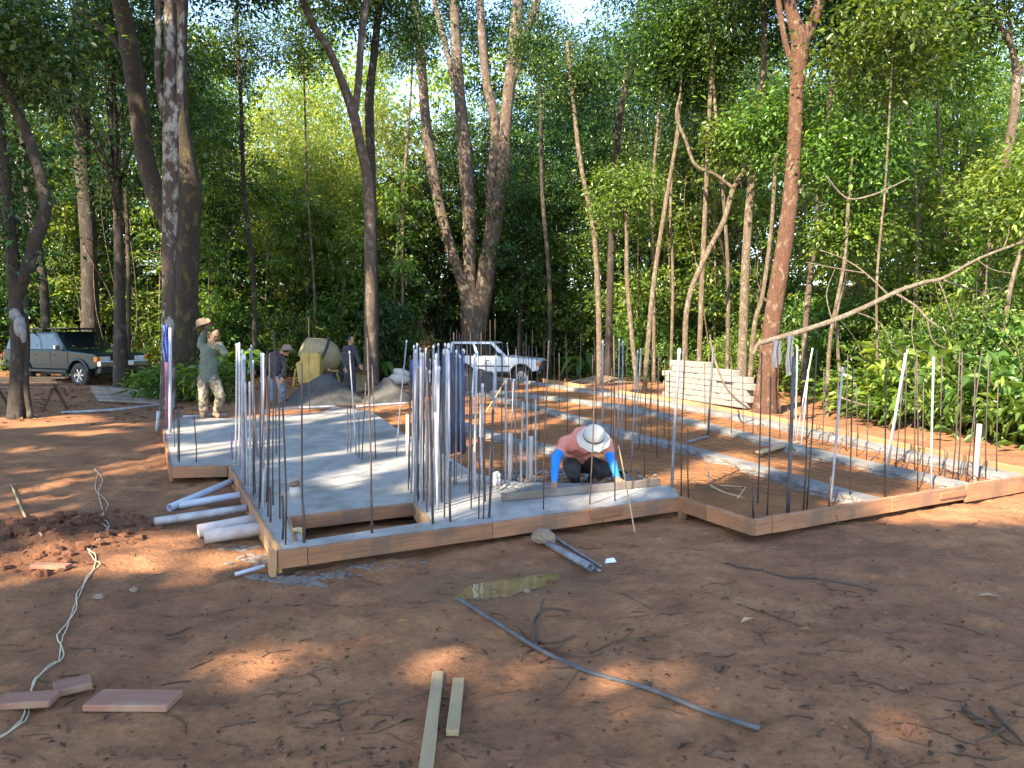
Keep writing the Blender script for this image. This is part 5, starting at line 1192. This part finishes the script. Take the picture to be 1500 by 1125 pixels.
vs = []
for i in range(3):
    hh = random.uniform(5.2, 6.4); C_ = []; mb = MB(); ln = (random.uniform(-.7, .7), random.uniform(-.7, .7))
    T_ = smoothpts([(Vector((ln[0]*t*t, ln[1]*t*t, hh*t-.1)), .035*(1-t)+.008) for t in (0, .25, .5, .75, 1)], 4); mb.tube([a for a, _ in T_], [b for _, b in T_], 6)
    for j in range(22):
        t = random.uniform(.3, 1); a = random.uniform(0, 6.28); L_ = random.uniform(.5, 1.5)*(1.25-t*.6); b0 = T_[int(t*(len(T_)-1))][0]; e = b0+Vector((math.cos(a)*L_, math.sin(a)*L_, random.uniform(-.15, .5)))
        mb.tube([b0, b0.lerp(e, .5)+Vector((0, 0, .12)), e], [.012, .009, .004], 4, False)
        for q in (.45, .75, 1.0): C_.append(b0.lerp(e, q))
    P, off = clumps(np.array([tuple(c) for c in C_]), np.random.uniform(.3, .5, len(C_)), 22, .45); D_ = off*np.array([1, 1, .4])+np.random.normal(size=off.shape)*.3; D_[:, 2] -= .25
    vs.append((mb.mesh('trunk', M['bark_tan'], True), leaves('crown', P, D_, np.random.normal(size=P.shape)*.35+np.array([0, 0, 1.]), .17*np.random.uniform(.5, 1.3, len(P)), .23, M['leaf_lite' if i else 'leaf_big'])))
SPEC['sapling'] = vs
def saplings(where, pts):
    it = []
    for x, y, s in pts: o = plant('sapling', 'sapling_tree', x, y, s, 'sapling', 'saplings %s' % where, random.uniform(.9, 1.2)); it.append((proj(x, y, 1)[0], o))
    ordlabels(it, 'light-leaved spindly sapling', where)
saplings('behind the mixer and sand', [(-9.8, 29.5, 1.2), (-8.4, 31, 1.4), (-7.1, 30.5, 1.1), (-6.3, 32.5, 1.5), (-5, 31.2, 1.2), (-9.2, 33, 1.6), (-11, 30.5, 1.3), (-4.6, 35, 1.5), (-10.8, 26.5, .9), (-12.8, 27, 1.1)])
saplings('behind the white car', [(-.2, 37, 1.4), (.4, 35.5, 1.5), (2.2, 34, 1.2), (3.6, 32.5, 1.3)])
saplings('behind the far right bay', [(4.8, 28.8, 1.2), (5.9, 27.4, 1.0), (6.9, 25.3, 1.15), (7.6, 27.5, 1.3), (8.3, 24.2, 1.2), (6.2, 30.5, 1.4)])
saplings('behind the leaning branch', [(8.3, 18.8, .95), (9.1, 17, .9), (9.4, 20, 1.2), (10, 15.5, .9), (9.0, 14.2, .7), (10.6, 13.2, .75), (11.4, 16.5, 1.0), (10.6, 18, 1.1), (12.2, 20.5, 1.2), (9.6, 12.2, .6), (11.6, 14.5, .9), (13.2, 18.3, 1.1), (10.9, 22.5, 1.3)])
saplings('behind the teal car', [(-19.5, 27, 1.1), (-17.4, 28.3, 1.3), (-15.4, 26.8, 1.0), (-13.6, 28.6, 1.2), (-21.5, 29, 1.3)])

def long_leaf(mb, a, L_, wd, rise, m):
    n = 9; d_ = Vector((math.cos(a), math.sin(a), 0)); sd_ = Vector((-d_.y, d_.x, 0)); vs = []
    for i in range(n+1):
        t = i/n; c = d_*(L_*t*(1-.15*t))+Vector((0, 0, .15+rise*L_*(t-.95*t*t*1.05))); w_ = wd*math.sin(math.pi*min(1, .06+t*.94))**.7*(1 if i else .2)
        vs += [c-sd_*w_+Vector((0, 0, w_*.25)), c, c+sd_*w_+Vector((0, 0, w_*.25))]
    fs = []
    for i in range(n):
        for k in range(2): fs.append((i*3+k, i*3+k+1, i*3+4+k, i*3+3+k))
    mb.add(vs, fs)
vs = []
for i in range(2):
    mb = MB()
    for k in range(11): long_leaf(mb, k*2.4+random.uniform(-.3, .3), random.uniform(.9, 1.7), random.uniform(.09, .17), random.uniform(.9, 2.0), None)
    me = mb.mesh('foliage', M['leaf_big'], True); at = me.attributes.new('tint', 'FLOAT', 'FACE'); at.data.foreach_set('value', np.repeat(np.random.rand(11), 18).astype(np.float32))
    st_ = MB(); st_.tube([(0, 0, -.1), (.02, 0, .2), (.03, .02, .5)], [.07, .05, .02], 7); vs.append((st_.mesh('stem', M['bark_tan'], True), me))
SPEC['long'] = vs; it = []
for x, y, q in [(-8.6, 26.5, 1.2), (-7.3, 29, 1.5), (-9.6, 24, 1.0), (-5.6, 30, 1.2), (-12.6, 24.5, 1.3), (-15.8, 25.2, 1.2), (-10.6, 27, 1.4), (6.2, 24, 1.0), (9.6, 13.6, .9), (8.6, 15.8, .8), (10.4, 11.2, .8), (7.9, 20.5, 1.0), (-2.8, 34.5, 1.4), (3.2, 31, 1.3)]:
    o = plant('long', 'long_leaved_plant', x, y, q, 'plant', 'long-leaved plants along the forest edge'); it.append((proj(x, y, .5)[0], o))
ordlabels(it, 'plant with long arching leaves', 'along the forest edge')

# far forest mass
n = 1300; cx = np.random.uniform(-62, 62, n); cy = np.random.uniform(50, 66, n); hmax = 13+8*fbm(cx*.13, cy*.13, 51); cz = 1.5+np.random.rand(n)*hmax+gz(cx, cy, False)
P, off = clumps(np.stack([cx, cy, cz], 1), np.random.uniform(1.4, 2.6, n), 60); D_ = off+np.random.normal(size=off.shape)*.5; D_[:, 2] -= .3
U = np.random.normal(size=P.shape)*.5+np.array([0, 0, 1.])
tag(link('distant_forest', leaves('distant_forest', P, D_, U, .45*np.random.uniform(.6, 1.3, len(P)), .3, M['leaf_lite'])), kind='stuff')
# fallen forest-floor leaf carpet and low growth under the trees
n = 26000; X = np.random.uniform(-30, 30, n); Y = np.random.uniform(17, 48, n)
okm = ~inpoly(X, Y, sitepoly) & ~((X > -10) & (X < 6) & (Y < 27)) & ~((X > -8.5) & (X < 3) & (Y < 31))
okm &= ~((X < -8) & (Y < 25.5))
X, Y = X[okm], Y[okm]; P = np.stack([X, Y, gz(X, Y, False)+np.random.rand(len(X))**2*.5], 1); D_ = np.random.normal(size=P.shape); D_[:, 2] = np.abs(D_[:, 2])*.6
tag(link('undergrowth', leaves('undergrowth', P, D_, np.random.normal(size=P.shape)*.4+np.array([0, 0, 1.]), np.random.uniform(.1, .3, len(P)), .2, M['leaf_mid'])), kind='stuff')
n = 9000; X = np.random.uniform(-26, 14, n); Y = np.random.uniform(13.5, 31, n); okm = ~inpoly(X, Y, sitepoly) & ((X < -6.5) | (Y > 24)); X, Y = X[okm], Y[okm]
P = np.stack([X, Y, gz(X, Y)+.01], 1); D_ = np.random.normal(size=P.shape); D_[:, 2] = np.random.uniform(-.05, .3, len(P))
tag(link('forest_floor_leaves', leaves('forest_floor_leaves', P, D_, np.random.normal(size=P.shape)*.2+np.array([0, 0, 1.]), np.random.uniform(.06, .16, len(P)), .22, M['litter'])), kind='stuff')

# ------------------------------------------------------------------ the trees one can tell apart
def hero(label, d, stems, bm_, crown_spec=None, cat='tree', name='forest_tree', zb=None, extra=None, rough=.05, nb=0, group=None):
    x0, y0, w0 = stems[0][0]; base = wp(x0, y0, d); zb = float(gz(base.x, d, False)) if zb is None else zb
    rt = empty(name, (base.x, d, zb), label, cat, group); o0 = V((base.x, d, zb)); mb = MB(); k = d/F
    for si, st_ in enumerate(stems):
        dy = 0; P = []
        for i, q in enumerate(st_):
            yy = d+(q[3] if len(q) > 3 else 0); p = wp(q[0], q[1], yy)-o0
            if si == 0 and i == 0: p.z = -.2
            P.append((p, max(q[2]*k/2, .008)))
        Q = smoothpts(P, 6); mb.tube([a for a, _ in Q], [b for _, b in Q], 12 if P[0][1] > .1 else 8, rough=rough)
    t_ = mb.build('trunk', M[bm_], rt, True)
    for (px, py, dd, rx, rz_, ncl, per, leaf, lm) in (crown_spec or []):
        c = wp(px, py, d+dd)-o0; me, _ = crown('crown', rx, rx, -rz_, rz_, ncl, per, leaf, M[lm], crad=(.4, .9)); o = link('crown', me, rt); o.location = c
    return rt
def up(px, py, w, n=1, dx=0): return (px+dx*n, py-160*n, w)
hero('pale lichen-patched tree in front of the mossy tree, left of the slab', 16.2, [[(246, 603, 26), (246, 540, 20), (247, 430, 18), (249, 300, 21), (250, 200, 22), (249, 130, 17), (249, 60, 16), (249, -40, 15), (250, -200, 18), (250, -420, 10)], [(253, 190, 12), (263, 130, 10), (265, 40, 10), (264, -60, 11), (275, -240, 7)], [(246, 190, 11), (232, 120, 9), (232, 40, 9), (228, -60, 10), (205, -260, 7)]], 'bark_pale', [(250, -300, 0, 3.4, 1.9, 170, 85, .15, 'leaf_dark')])
hero('big mossy tree with buttressed foot and a dark leaning limb', 18.6, [[(262, 580, 66), (265, 535, 44), (270, 470, 38), (274, 400, 33), (276, 330, 32), (279, 280, 30), (271, 220, 25), (262, 160, 24), (262, 60, 22), (268, -60, 18), (280, -300, 8)], [(268, 380, 22), (243, 320, 26), (222, 265, 26), (208, 200, 25), (198, 120, 26), (186, 50, 24), (170, -30, 22), (130, -260, 12)], [(196, 100, 12), (170, 60, 10), (140, 35, 8), (110, 5, 7)]], 'bark_moss', [(200, -250, 0, 4.2, 2.2, 200, 85, .165, 'leaf_blue'), (300, -100, 1.5, 2.6, 1.6, 110, 85, .15, 'leaf_blue')])
hero('dark straight tree with pale patches behind the teal car', 26, [[(135, 540, 26), (132, 440, 23), (130, 350, 22), (122, 250, 21), (120, 150, 21), (118, 50, 20), (117, -60, 18), (115, -250, 10)], [(120, 130, 8), (145, 70, 7), (160, 0, 5)]], 'bark_dark', [(115, -90, 0, 2.6, 2, 120, 85, .15, 'leaf_dark')])
hero('dark vine-covered tree in front of the teal car', 14.6, [[(22, 612, 26), (26, 560, 22), (28, 500, 22), (24, 440, 20), (16, 350, 16), (8, 260, 15), (-2, 180, 14), (-15, 60, 10)], [(24, 440, 16), (50, 360, 17), (66, 300, 17), (48, 220, 14), (18, 150, 13), (0, 110, 12), (-20, 40, 8)], [(45, 612, 9), (38, 560, 8), (40, 500, 8), (36, 440, 7)]], 'bark_dark', [(-20, 60, 0, 1.8, 1.5, 90, 85, .13, 'leaf_dark'), (25, 300, .3, .45, 2.6, 60, 40, .13, 'leaf_dark')])
hero('tree forking into two pale limbs right of the mixer', 23.5, [[(544, 560, 22), (543, 480, 19), (542, 355, 17), (539, 267, 15), (528, 213, 14), (517, 164, 15), (501, 120, 12), (483, 75, 11), (461, 40, 10), (443, 0, 10), (420, -60, 8)], [(519, 168, 11), (525, 120, 10), (530, 50, 10), (537, 0, 9), (545, -80, 7)]], 'bark_grey', [(460, -70, 0, 3, 1.4, 120, 85, .15, 'leaf_mid')])
hero('dark upright trunk just behind the forking pale tree', 26.5, [[(548, 555, 17), (547, 420, 14), (544, 260, 13), (541, 150, 13), (548, 80, 11), (560, -40, 9)]], 'bark_dark', [(560, -30, 0, 2.6, 2.2, 130, 85, .15, 'leaf_dark')])
hero('huge multi-stemmed tree behind the navy tube bundle', 33.5, [
    [(692, 560, 45.9), (692, 530, 39.1), (692, 490, 34.0), (690, 452, 30.6), (688, 413, 18.7), (687, 311, 19.6), (681, 230, 20.4), (676, 170, 17.0), (671, 111, 15.3), (667, 40, 14.4), (664, -40, 11.9), (655, -200, 6.8)],
    [(690, 470, 22.1), (681, 427, 17.0), (662, 369, 15.3), (640, 284, 14.4), (625, 190, 14.4), (617, 89, 12.8), (607, 0, 11.9), (595, -120, 8.5)],
    [(698, 490, 27.2), (708, 430, 27.2), (722, 340, 25.5), (736, 262, 21.2), (741, 178, 17.8), (750, 90, 17.0), (758, 10, 15.3), (768, -100, 10.2)],
    [(720, 330, 15.3), (719, 270, 15.3), (726, 190, 14.4), (712, 115, 12.8), (704, 20, 11.0), (700, -90, 8.5)],
    [(747, 115, 10.2), (765, 65, 11.0), (780, 20, 10.2), (800, -60, 7.6)], [(744, 150, 7.6), (758, 100, 9.3), (768, 60, 6.8), (790, 0, 6.8)], [(672, 150, 8.5), (657, 85, 7.6), (638, 10, 6.8), (625, -60, 5.1)]],
    'bark_grey', [(640, -130, 0, 4.5, 1.8, 200, 85, .165, 'leaf_dark'), (780, -130, 0, 4, 1.8, 180, 85, .165, 'leaf_dark'), (690, 40, 3.5, 4.2, 2.2, 150, 85, .15, 'leaf_dark')])
hero('reddish-barked tree forking high, right of the concrete blocks', 15.5, [[(1119, 606, 40), (1123, 560, 28), (1130, 480, 26), (1146, 380, 24), (1158, 290, 22), (1164, 200, 20), (1167, 130, 20), (1172, 65, 24), (1160, 20, 17), (1152, -30, 16), (1135, -160, 10)], [(1172, 70, 18), (1190, 35, 15), (1203, -10, 14), (1230, -140, 9)], [(1162, 100, 9), (1150, 60, 8), (1140, 0, 8), (1135, -60, 6)], [(1112, 606, 8), (1124, 540, 8), (1136, 440, 7)], [(1138, 600, 9), (1137, 560, 8), (1139, 500, 7)]], 'bark_red', [(1180, -170, 0, 3, 1.3, 130, 60, .15, 'leaf_dark'), (1275, 0, 4, 2.3, 1.5, 150, 60, .13, 'leaf_blue')])
TH = 'slender trunks at the edge of the right-hand forest'
def slim(label, d, pts, bm_='bark_tan', cr=None, extra=()):
    pts = [(q[0]+random.uniform(-1.5, 1.5), q[1], q[2]*.8) for q in pts]; extra = [[(q[0], q[1], q[2]*.75) for q in e] for e in extra]
    hero(label, d, [pts]+list(extra), bm_, cr, group=TH, name='slender_tree')
def tip(px, py, s=1.2, lm='leaf_mid', n=55): return [(px, py, .4, s, s*.9, n, 80, .12, lm)]
slim('pale straight trunk behind the right end of the block stack', 18.5, [(1086, 545, 18), (1091, 432, 16), (1096, 312, 15), (1106, 216, 13), (1118, 96, 11), (1120, 0, 9), (1122, -60, 7)], cr=tip(1110, -10, 1.9, 'leaf_dark', 90))
slim('straight thin trunk left of the pale one, rising above the blocks', 20, [(1024, 540, 10), (1026, 456, 9), (1031, 336, 9), (1036, 216, 8), (1043, 96, 7), (1053, -20, 6)], cr=tip(1045, -5, 1.8, 'leaf_dark', 90))
slim('sinuous curving trunk with a kinked bare side limb behind the blocks', 18.8, [(1004, 540, 11), (1007, 456, 10), (1029, 384, 10), (1060, 325, 10), (1074, 278, 10), (1090, 248, 9), (1092, 215, 7)], extra=[[(1074, 276, 7), (1048, 256, 6), (1019, 242, 7), (1004, 205, 6), (991, 172, 6), (996, 140, 4)], [(1090, 240, 5), (1140, 246, 4), (1155, 252, 3)]], cr=tip(1092, 200, .8))
slim('brown leaning trunk left of the sinuous one', 21, [(944, 535, 9), (957, 432, 9), (971, 326, 8), (988, 230, 7), (994, 190, 6), (1000, 100, 4)], cr=tip(1000, 110, 1.5, 'leaf_dark', 80))
slim('forked thin trunk behind the hat of the crouching worker', 24, [(880, 535, 11), (876, 432, 10), (869, 336, 9), (856, 264, 8), (848, 216, 8), (838, 144, 7), (830, 60, 5)], extra=[[(870, 325, 6), (890, 335, 5), (908, 348, 4)]], cr=tip(840, 110, 1.6, 'leaf_dark', 70))
slim('tall dark trunk seen against the sky at top centre', 26, [(890, 535, 14), (894, 430, 13), (900, 288, 12), (909, 168, 11), (923, 96, 10), (938, 0, 9), (950, -80, 7)], 'bark_dark', tip(945, -60, 2.2, 'leaf_dark', 90))
slim('short brown trunk between the tall dark one and the leaning one', 22.5, [(934, 530, 9), (918, 418, 8), (919, 346, 7), (915, 290, 5)], cr=tip(915, 290, 1.1))
slim('leaning trunk resting toward the reddish tree', 17.2, [(1096, 560, 9), (1106, 480, 9), (1116, 432, 8), (1130, 336, 7), (1138, 230, 6), (1142, 170, 4)], cr=tip(1142, 190, 1.0))
slim('grey slim trunk just right of the reddish tree', 17.8, [(1178, 560, 12), (1180, 461, 11), (1196, 336, 10), (1208, 206, 9), (1218, 120, 8), (1234, 24, 7), (1245, -60, 5)], 'bark_grey', tip(1235, 0, 1.5, 'leaf_blue', 80))
slim('thin pale sapling right of the grey slim trunk', 15, [(1212, 590, 8), (1215, 500, 7), (1236, 384, 6), (1242, 288, 6), (1251, 216, 4)], cr=tip(1251, 230, .9))
slim('thin twin sapling beside the pale sapling', 15.3, [(1236, 580, 6), (1226, 470, 6), (1240, 410, 5), (1238, 340, 4)], cr=tip(1240, 340, .6))
slim('brown leaning tree with a high fork at the right edge', 16.2, [(1402, 560, 24), (1414, 505, 20), (1437, 413, 18), (1460, 312, 17), (1478, 220, 15), (1490, 130, 14), (1482, 75, 10), (1470, 45, 8), (1440, 5, 6)], 'bark_grey', [(1490, -20, 0, 1.9, 1.0, 70, 85, .12, 'leaf_dark')], extra=[[(1489, 130, 9), (1498, 100, 8), (1515, 60, 7)], [(1482, 80, 6), (1478, 30, 5), (1462, -20, 4)]])
slim('pale thin trunk at the right edge of the photo', 13.2, [(1455, 610, 8), (1464, 535, 8), (1479, 432, 8), (1496, 365, 7), (1512, 280, 5)], cr=tip(1515, 270, .9, 'leaf_lite'))
for i, (lab, d, x0, x1, w, bm_) in enumerate([('thin dark trunk left of the feathery bamboo', 27, 372, 352, 10, 'bark_dark'), ('thin crooked trunk in front of the bamboo', 29, 460, 446, 5, 'bark_grey'), ('slim brown trunk right of the forking pale tree', 31, 592, 602, 6, 'bark_tan'), ('slim dark trunk right of the white car', 30, 806, 792, 9, 'bark_dark'), ('slim tan trunk behind the grey conduits near the worker', 25, 958, 966, 7, 'bark_tan'), ('slim tan trunk just left of the block stack', 21.5, 983, 996, 6, 'bark_tan'), ('tan trunk leaning left above the block stack', 20, 1064, 1046, 8, 'bark_grey'), ('thin mossy trunk left of the lichen tree', 24, 186, 178, 9, 'bark_moss'), ('slim pale trunk behind the dark patchy tree', 29, 158, 168, 6, 'bark_grey'), ('dark thick trunk at the far left behind the vine tree', 24, 66, 30, 16, 'bark_dark'), ('slim tan trunk under the leaning branch', 14.2, 1290, 1304, 5, 'bark_tan'), ('slim tan trunk among the lit leaves at right', 17, 1342, 1326, 6, 'bark_tan'), ('thin grey trunk left of the leaning brown tree', 19, 1384, 1372, 8, 'bark_grey')]):
    slim(lab, d, [(x0, 560, w), (x0+random.uniform(-5, 5), 420, w*.9), ((x0+x1)/2+random.uniform(-8, 8), 280, w*.8), (x1, 140, w*.65), (x1+(x1-x0)*.4, 10, w*.5)], bm_, tip(x1, 60, 1.5, 'leaf_dark' if x0 < 1000 else 'leaf_mid', 70))
# the bare branch that leans across the right side, with its cloth
d = 13.6; rt = empty('bare_branch', wp(1124, 499, d), 'long bare pale branch leaning across the right side of the clearing', 'branch'); o0 = wp(1124, 499, d); mb = MB()
for st_ in ([(1104, 520, 9, 0), (1110, 505, 10, 0), (1124, 499, 12, 0), (1170, 487, 12, 0), (1220, 470, 12, 0), (1270, 447, 11, 0), (1316, 427, 10, 0), (1352, 413, 9, 0), (1383, 408, 8, 0), (1436, 379, 6, -.3), (1500, 353, 5, -.5), (1560, 325, 4, -.8)],
            [(1312, 429, 6, 0), (1340, 448, 5, -.1), (1359, 466, 5, -.2), (1385, 485, 4, -.2), (1407, 494, 3, -.3)], [(1359, 466, 4, -.2), (1366, 500, 3, -.2), (1390, 512, 2.5, -.2)], [(1383, 411, 5, 0), (1412, 420, 4, .2), (1436, 427, 3.5, .3), (1446, 440, 3, .3)], [(1436, 427, 3, .3), (1460, 420, 3, .3)], [(1300, 432, 4, .0), (1268, 400, 3.5, .2), (1235, 378, 3, .3), (1200, 366, 2.5, .3)], [(1268, 400, 3, .2), (1225, 392, 2.5, .3), (1182, 384, 2, .4)], [(1375, 412, 3, 0), (1390, 450, 2.5, 0), (1402, 492, 2, 0)], [(1220, 470, 3, 0), (1212, 430, 2, .1), (1222, 395, 1.5, .1)], [(1250, 455, 3, 0), (1290, 475, 2, -.1), (1308, 510, 1.5, -.1)], [(1430, 381, 3, -.3), (1455, 395, 2.5, -.3), (1490, 400, 1.5, -.3)], [(1340, 448, 2.5, -.1), (1335, 490, 2, -.1), (1345, 540, 1.5, -.1)], [(1470, 367, 3, -.4), (1478, 340, 2, -.4), (1470, 320, 1.2, -.4)]):
    P = [(wp(q[0]+random.uniform(-1.5, 1.5), q[1]+random.uniform(-1.5, 1.5), d+q[3])-o0, q[2]*.66*d/F/2) for q in st_]; Q = smoothpts(P, 5); mb.tube([a for a, _ in Q], [b for _, b in Q], 8, rough=.06)
mb.build('limb', M['palebark'], rt, True)
cloth(1131, 499, 1145, 536, d-.14, 'greycloth', 'left grey cloth strip hanging over the bare branch', 3)
cloth(1152, 491, 1163, 548, d-.14, 'greycloth', 'right grey cloth strip hanging over the bare branch', 3)
def tangle(name, n, xr, yr, h, rr, m, keep, wob):
    mb = MB(); k = 0
    while k < n:
        x = random.uniform(*xr); y = random.uniform(*yr)
        if not keep(x, y): continue
        k += 1; z0 = float(gz(x, y, False)); hh = random.uniform(*h); P = []; ax, ay = random.uniform(-wob, wob), random.uniform(-wob, wob); r0 = random.uniform(*rr)
        for i in range(6):
            t = i/5; P.append((V((x+ax*t*hh+random.uniform(-.06, .06)*hh, y+ay*t*hh+random.uniform(-.04, .04)*hh, z0-.1+hh*t*(1-.25*t*abs(ax)))), r0*(1-.7*t)))
        Q = smoothpts(P, 4); mb.tube([a for a, _ in Q], [b for _, b in Q], 5, False)
    return tag(mb.build(name, M[m], smooth=True), kind='stuff')
tangle('dry_stem_tangle', 90, (6.6, 14), (9.8, 17.5), (.8, 3.2), (.006, .014), 'palebark', lambda x, y: x > 6.9+.0*y and x > 8.9-.28*(y-9.5)*(y < 16) and x < 9.8+.2*(y-9.5), .8)
tangle('thicket_stems', 150, (-26, 16), (22, 44), (3, 9), (.015, .045), 'bark_grey', lambda x, y: y > 34 or (x < -11 and y > 26) or (x > 7.5 and y > 20), .3)
tangle('hanging_lianas', 90, (-16, 13), (24, 36), (7, 13), (.006, .014), 'bark_tan', lambda x, y: (y > 33 or x < -10 or x > 6.5), .08)
tangle('forest_edge_stems', 60, (4.5, 12), (18, 34), (3, 8), (.014, .035), 'bark_tan', lambda x, y: x > 6.2+.0*y and x > 4.8+(30-y)*.18, .3)
# bag tied on the vine tree
p = wp(29, 478, 14.3); mb = MB(); mb.ell((0, 0, 0), (.11, .09, .2), 10, 8, rough=.15); mb.ell((-.08, 0, .22), (.11, .08, .12), 10, 8, rough=.15); mb.ell((.06, 0, -.12), (.06, .06, .2), 9, 7, rough=.15)
tag(mb.build('plastic_bag', M['whitecloth'], smooth=True, loc=p), 'crumpled whitish bag tied to the vine-covered tree', 'bag')
# tangle of vines and dry stems among the lit shrubs
for i, (lab, pts) in enumerate([('thin dry vine looping below the leaning branch', [(1225, 580, 3), (1260, 592, 3), (1300, 600, 3), (1318, 622, 4), (1330, 645, 3)]), ('thin pale vine curving above the leaning branch', [(1210, 258, 3), (1240, 290, 3), (1280, 285, 3), (1330, 262, 2)]), ('thin dry stem arching left of the pale thin trunk', [(1440, 610, 3), (1420, 560, 3), (1412, 540, 3), (1395, 520, 2)]), ('hanging vine in front of the reddish tree', [(1098, 600, 3), (1065, 570, 3), (1045, 520, 3), (1040, 490, 2)])]):
    dd = 13; o0 = wp(pts[0][0], pts[0][1], dd); mb = MB(); P = [(wp(x, y, dd+random.uniform(-.2, .2))-o0, w_*dd/F/2) for x, y, w_ in pts]; Q = smoothpts(P, 6); mb.tube([a for a, _ in Q], [b for _, b in Q], 6)
    tag(mb.build('dry_vine', M['palebark'], smooth=True, loc=o0), lab, 'vine')

# ------------------------------------------------------------------ tall trees outside the frame whose crowns shade the clearing
SH = Vector((math.sin(SUN_AZ), math.cos(SUN_AZ), 0)); SX = Vector((SH.y, -SH.x, 0)); TAN = math.tan(SUN_EL)
PATCH = [(410, 950, 105, 32), (330, 970, 60, 14), (600, 936, 85, 26), (725, 955, 70, 18), (640, 1005, 62, 28), (700, 1040, 30, 30), (560, 1000, 40, 14), (520, 860, 60, 12), (840, 985, 150, 34), (930, 960, 80, 24), (985, 1015, 75, 22), (900, 1008, 90, 26), (730, 990, 60, 20), (1050, 1050, 40, 16), (920, 1110, 60, 16), (1120, 1105, 34, 16), (1320, 1060, 80, 24), (285, 825, 90, 30), (180, 820, 70, 28), (140, 790, 50, 12), (215, 790, 40, 10), (50, 768, 45, 9), (445, 868, 45, 12), (545, 842, 60, 12), (500, 855, 40, 9), (1390, 745, 190, 22), (1480, 735, 120, 30), (920, 775, 28, 9), (830, 792, 40, 8), (170, 683, 60, 3), (215, 668, 40, 3), (60, 655, 60, 3), (120, 633, 80, 4), (40, 617, 50, 4), (190, 622, 50, 3), (150, 710, 30, 3), (215, 700, 30, 3), (30, 690, 40, 3), (400, 820, 16, 24), (440, 815, 60, 12), (560, 795, 60, 10), (900, 765, 50, 9), (60, 615, 100, 8)]
PT = []
for x, y, rx, ry in PATCH:
    c = gp(x, y, 0); a = gp(x+rx, y, 0)-c; b_ = gp(x, y-ry, 0)-c; PT.append((c.x, c.y, a.length+.05, b_.length+.065))
def lit(gx, gy):
    """True where the crowns leave the sun through, in ground coordinates (metres)"""
    a = gx*SH.x+gy*SH.y; b = gx*SX.x+gy*SX.y
    wx = gx+(fbm(gx*1.7, gy*1.7, 61)-.5)*.5; wy = gy+(fbm(gx*1.7+9, gy*1.7, 63)-.5)*.7
    L_ = np.zeros(np.shape(gx), bool)
    for cx, cy, rx, ry in PT: L_ |= ((wx-cx)/rx)**2+((wy-cy)/ry)**2 < 1
    slabz = (gy > 5.35+.47*(gx+1.7)) & (gx < 9)
    st_ = fbm(a*.65, b*3.0, 71)*.72+fbm(a*1.6, b*6.5, 73)*.34
    fr_ = .46-.07*sstep(1.5, 4.5, gx)-.06*sstep(10, 13, gy)*(gx > -6)-.35*sstep(3.4, 5.6, gx-.12*(12-gy))*(gy < 16)
    fr_ = fr_+.13*np.exp(-((gx-2.9)/1.2)**2-((gy-7.2)/1.0)**2)*.45+.20*np.exp(-((gx-3.4)/2.6)**2-((gy-14)/4.0)**2)
    L_ |= slabz & (gy < 17) & (gx > -5.5) & (st_ > fr_)
    L_ |= (gx > 4.6+.12*np.abs(gy-8)) & (gy > 6.6) & (gy < 13.5) & (st_ > .2)
    # farther back: the left stays dim up to the tall growth behind, the right is open to the sun
    far = gy >= 17
    th_ = .52-.24*sstep(1, 7, gx)-.27*sstep(34, 40, gy)+.06*(gx < -2)*(gy < 36)
    th_ = th_+.16*(gx < -6)*(gy < 27)
    L_ |= far & (fbm(a*.5, b*1.3, 81) > th_*.92)
    return L_
def keepfun(loc):
    def f(P):
        z = P[:, 2]+loc[2]; k = z/TAN; gx = P[:, 0]+loc[0]+SH.x*k; gy = P[:, 1]+loc[1]+SH.y*k
        return ~lit(gx, gy)
    return f
for lab, x, y, h, rx, zc, zh, ncl in [('broad shade tree behind the viewer to the left', -7.5, -7.5, 12, 5.8, 12, 2.2, 520), ('broad shade tree standing directly behind the viewer', -2.5, -8.0, 11, 5.2, 11.5, 2.2, 430), ('shade tree far behind the viewer on the right', 2.5, -6.5, 10, 5.0, 10.5, 2.0, 380), ('shade tree beyond the left edge, nearest the clods', -11.5, -1.5, 13, 5.6, 12.5, 2.4, 520), ('tall shade tree left of the clearing beside the trestle', -13.5, 5.0, 17, 5.4, 15.5, 3.8, 540), ('tall shade tree beyond the teal car side of the clearing', -15.5, 10.5, 20, 5.6, 18.5, 4.5, 620), ('broad shade tree well beyond the left edge of the clearing', -20, 1.0, 13, 5.4, 12.5, 2.8, 480), ('shade tree far beyond the left edge, past the trestle', -22, 7.0, 14, 5.4, 13, 3.0, 460), ('shade tree behind the viewer, farthest left', -13, -6.5, 13, 5.0, 12.5, 2.2, 380)]:
    me, C_ = crown('crown', rx, rx, zc-zh, zc+zh, ncl, 70, .30, M['leaf_mid'], wr=.3, crad=(.6, 1.1), shell=.45, keep=keepfun((x, y, 0)))
    rt = empty('shade_tree', (x, y, 0), lab, 'tree', 'tall shade trees outside the photo'); link('crown', me, rt)
    tm = trunk_mesh('trunk', M['bark_grey'], h, .22, .07, (0, 0), [tuple(C_[j]) for j in np.random.choice(len(C_), 10, replace=False)]); link('trunk', tm, rt)
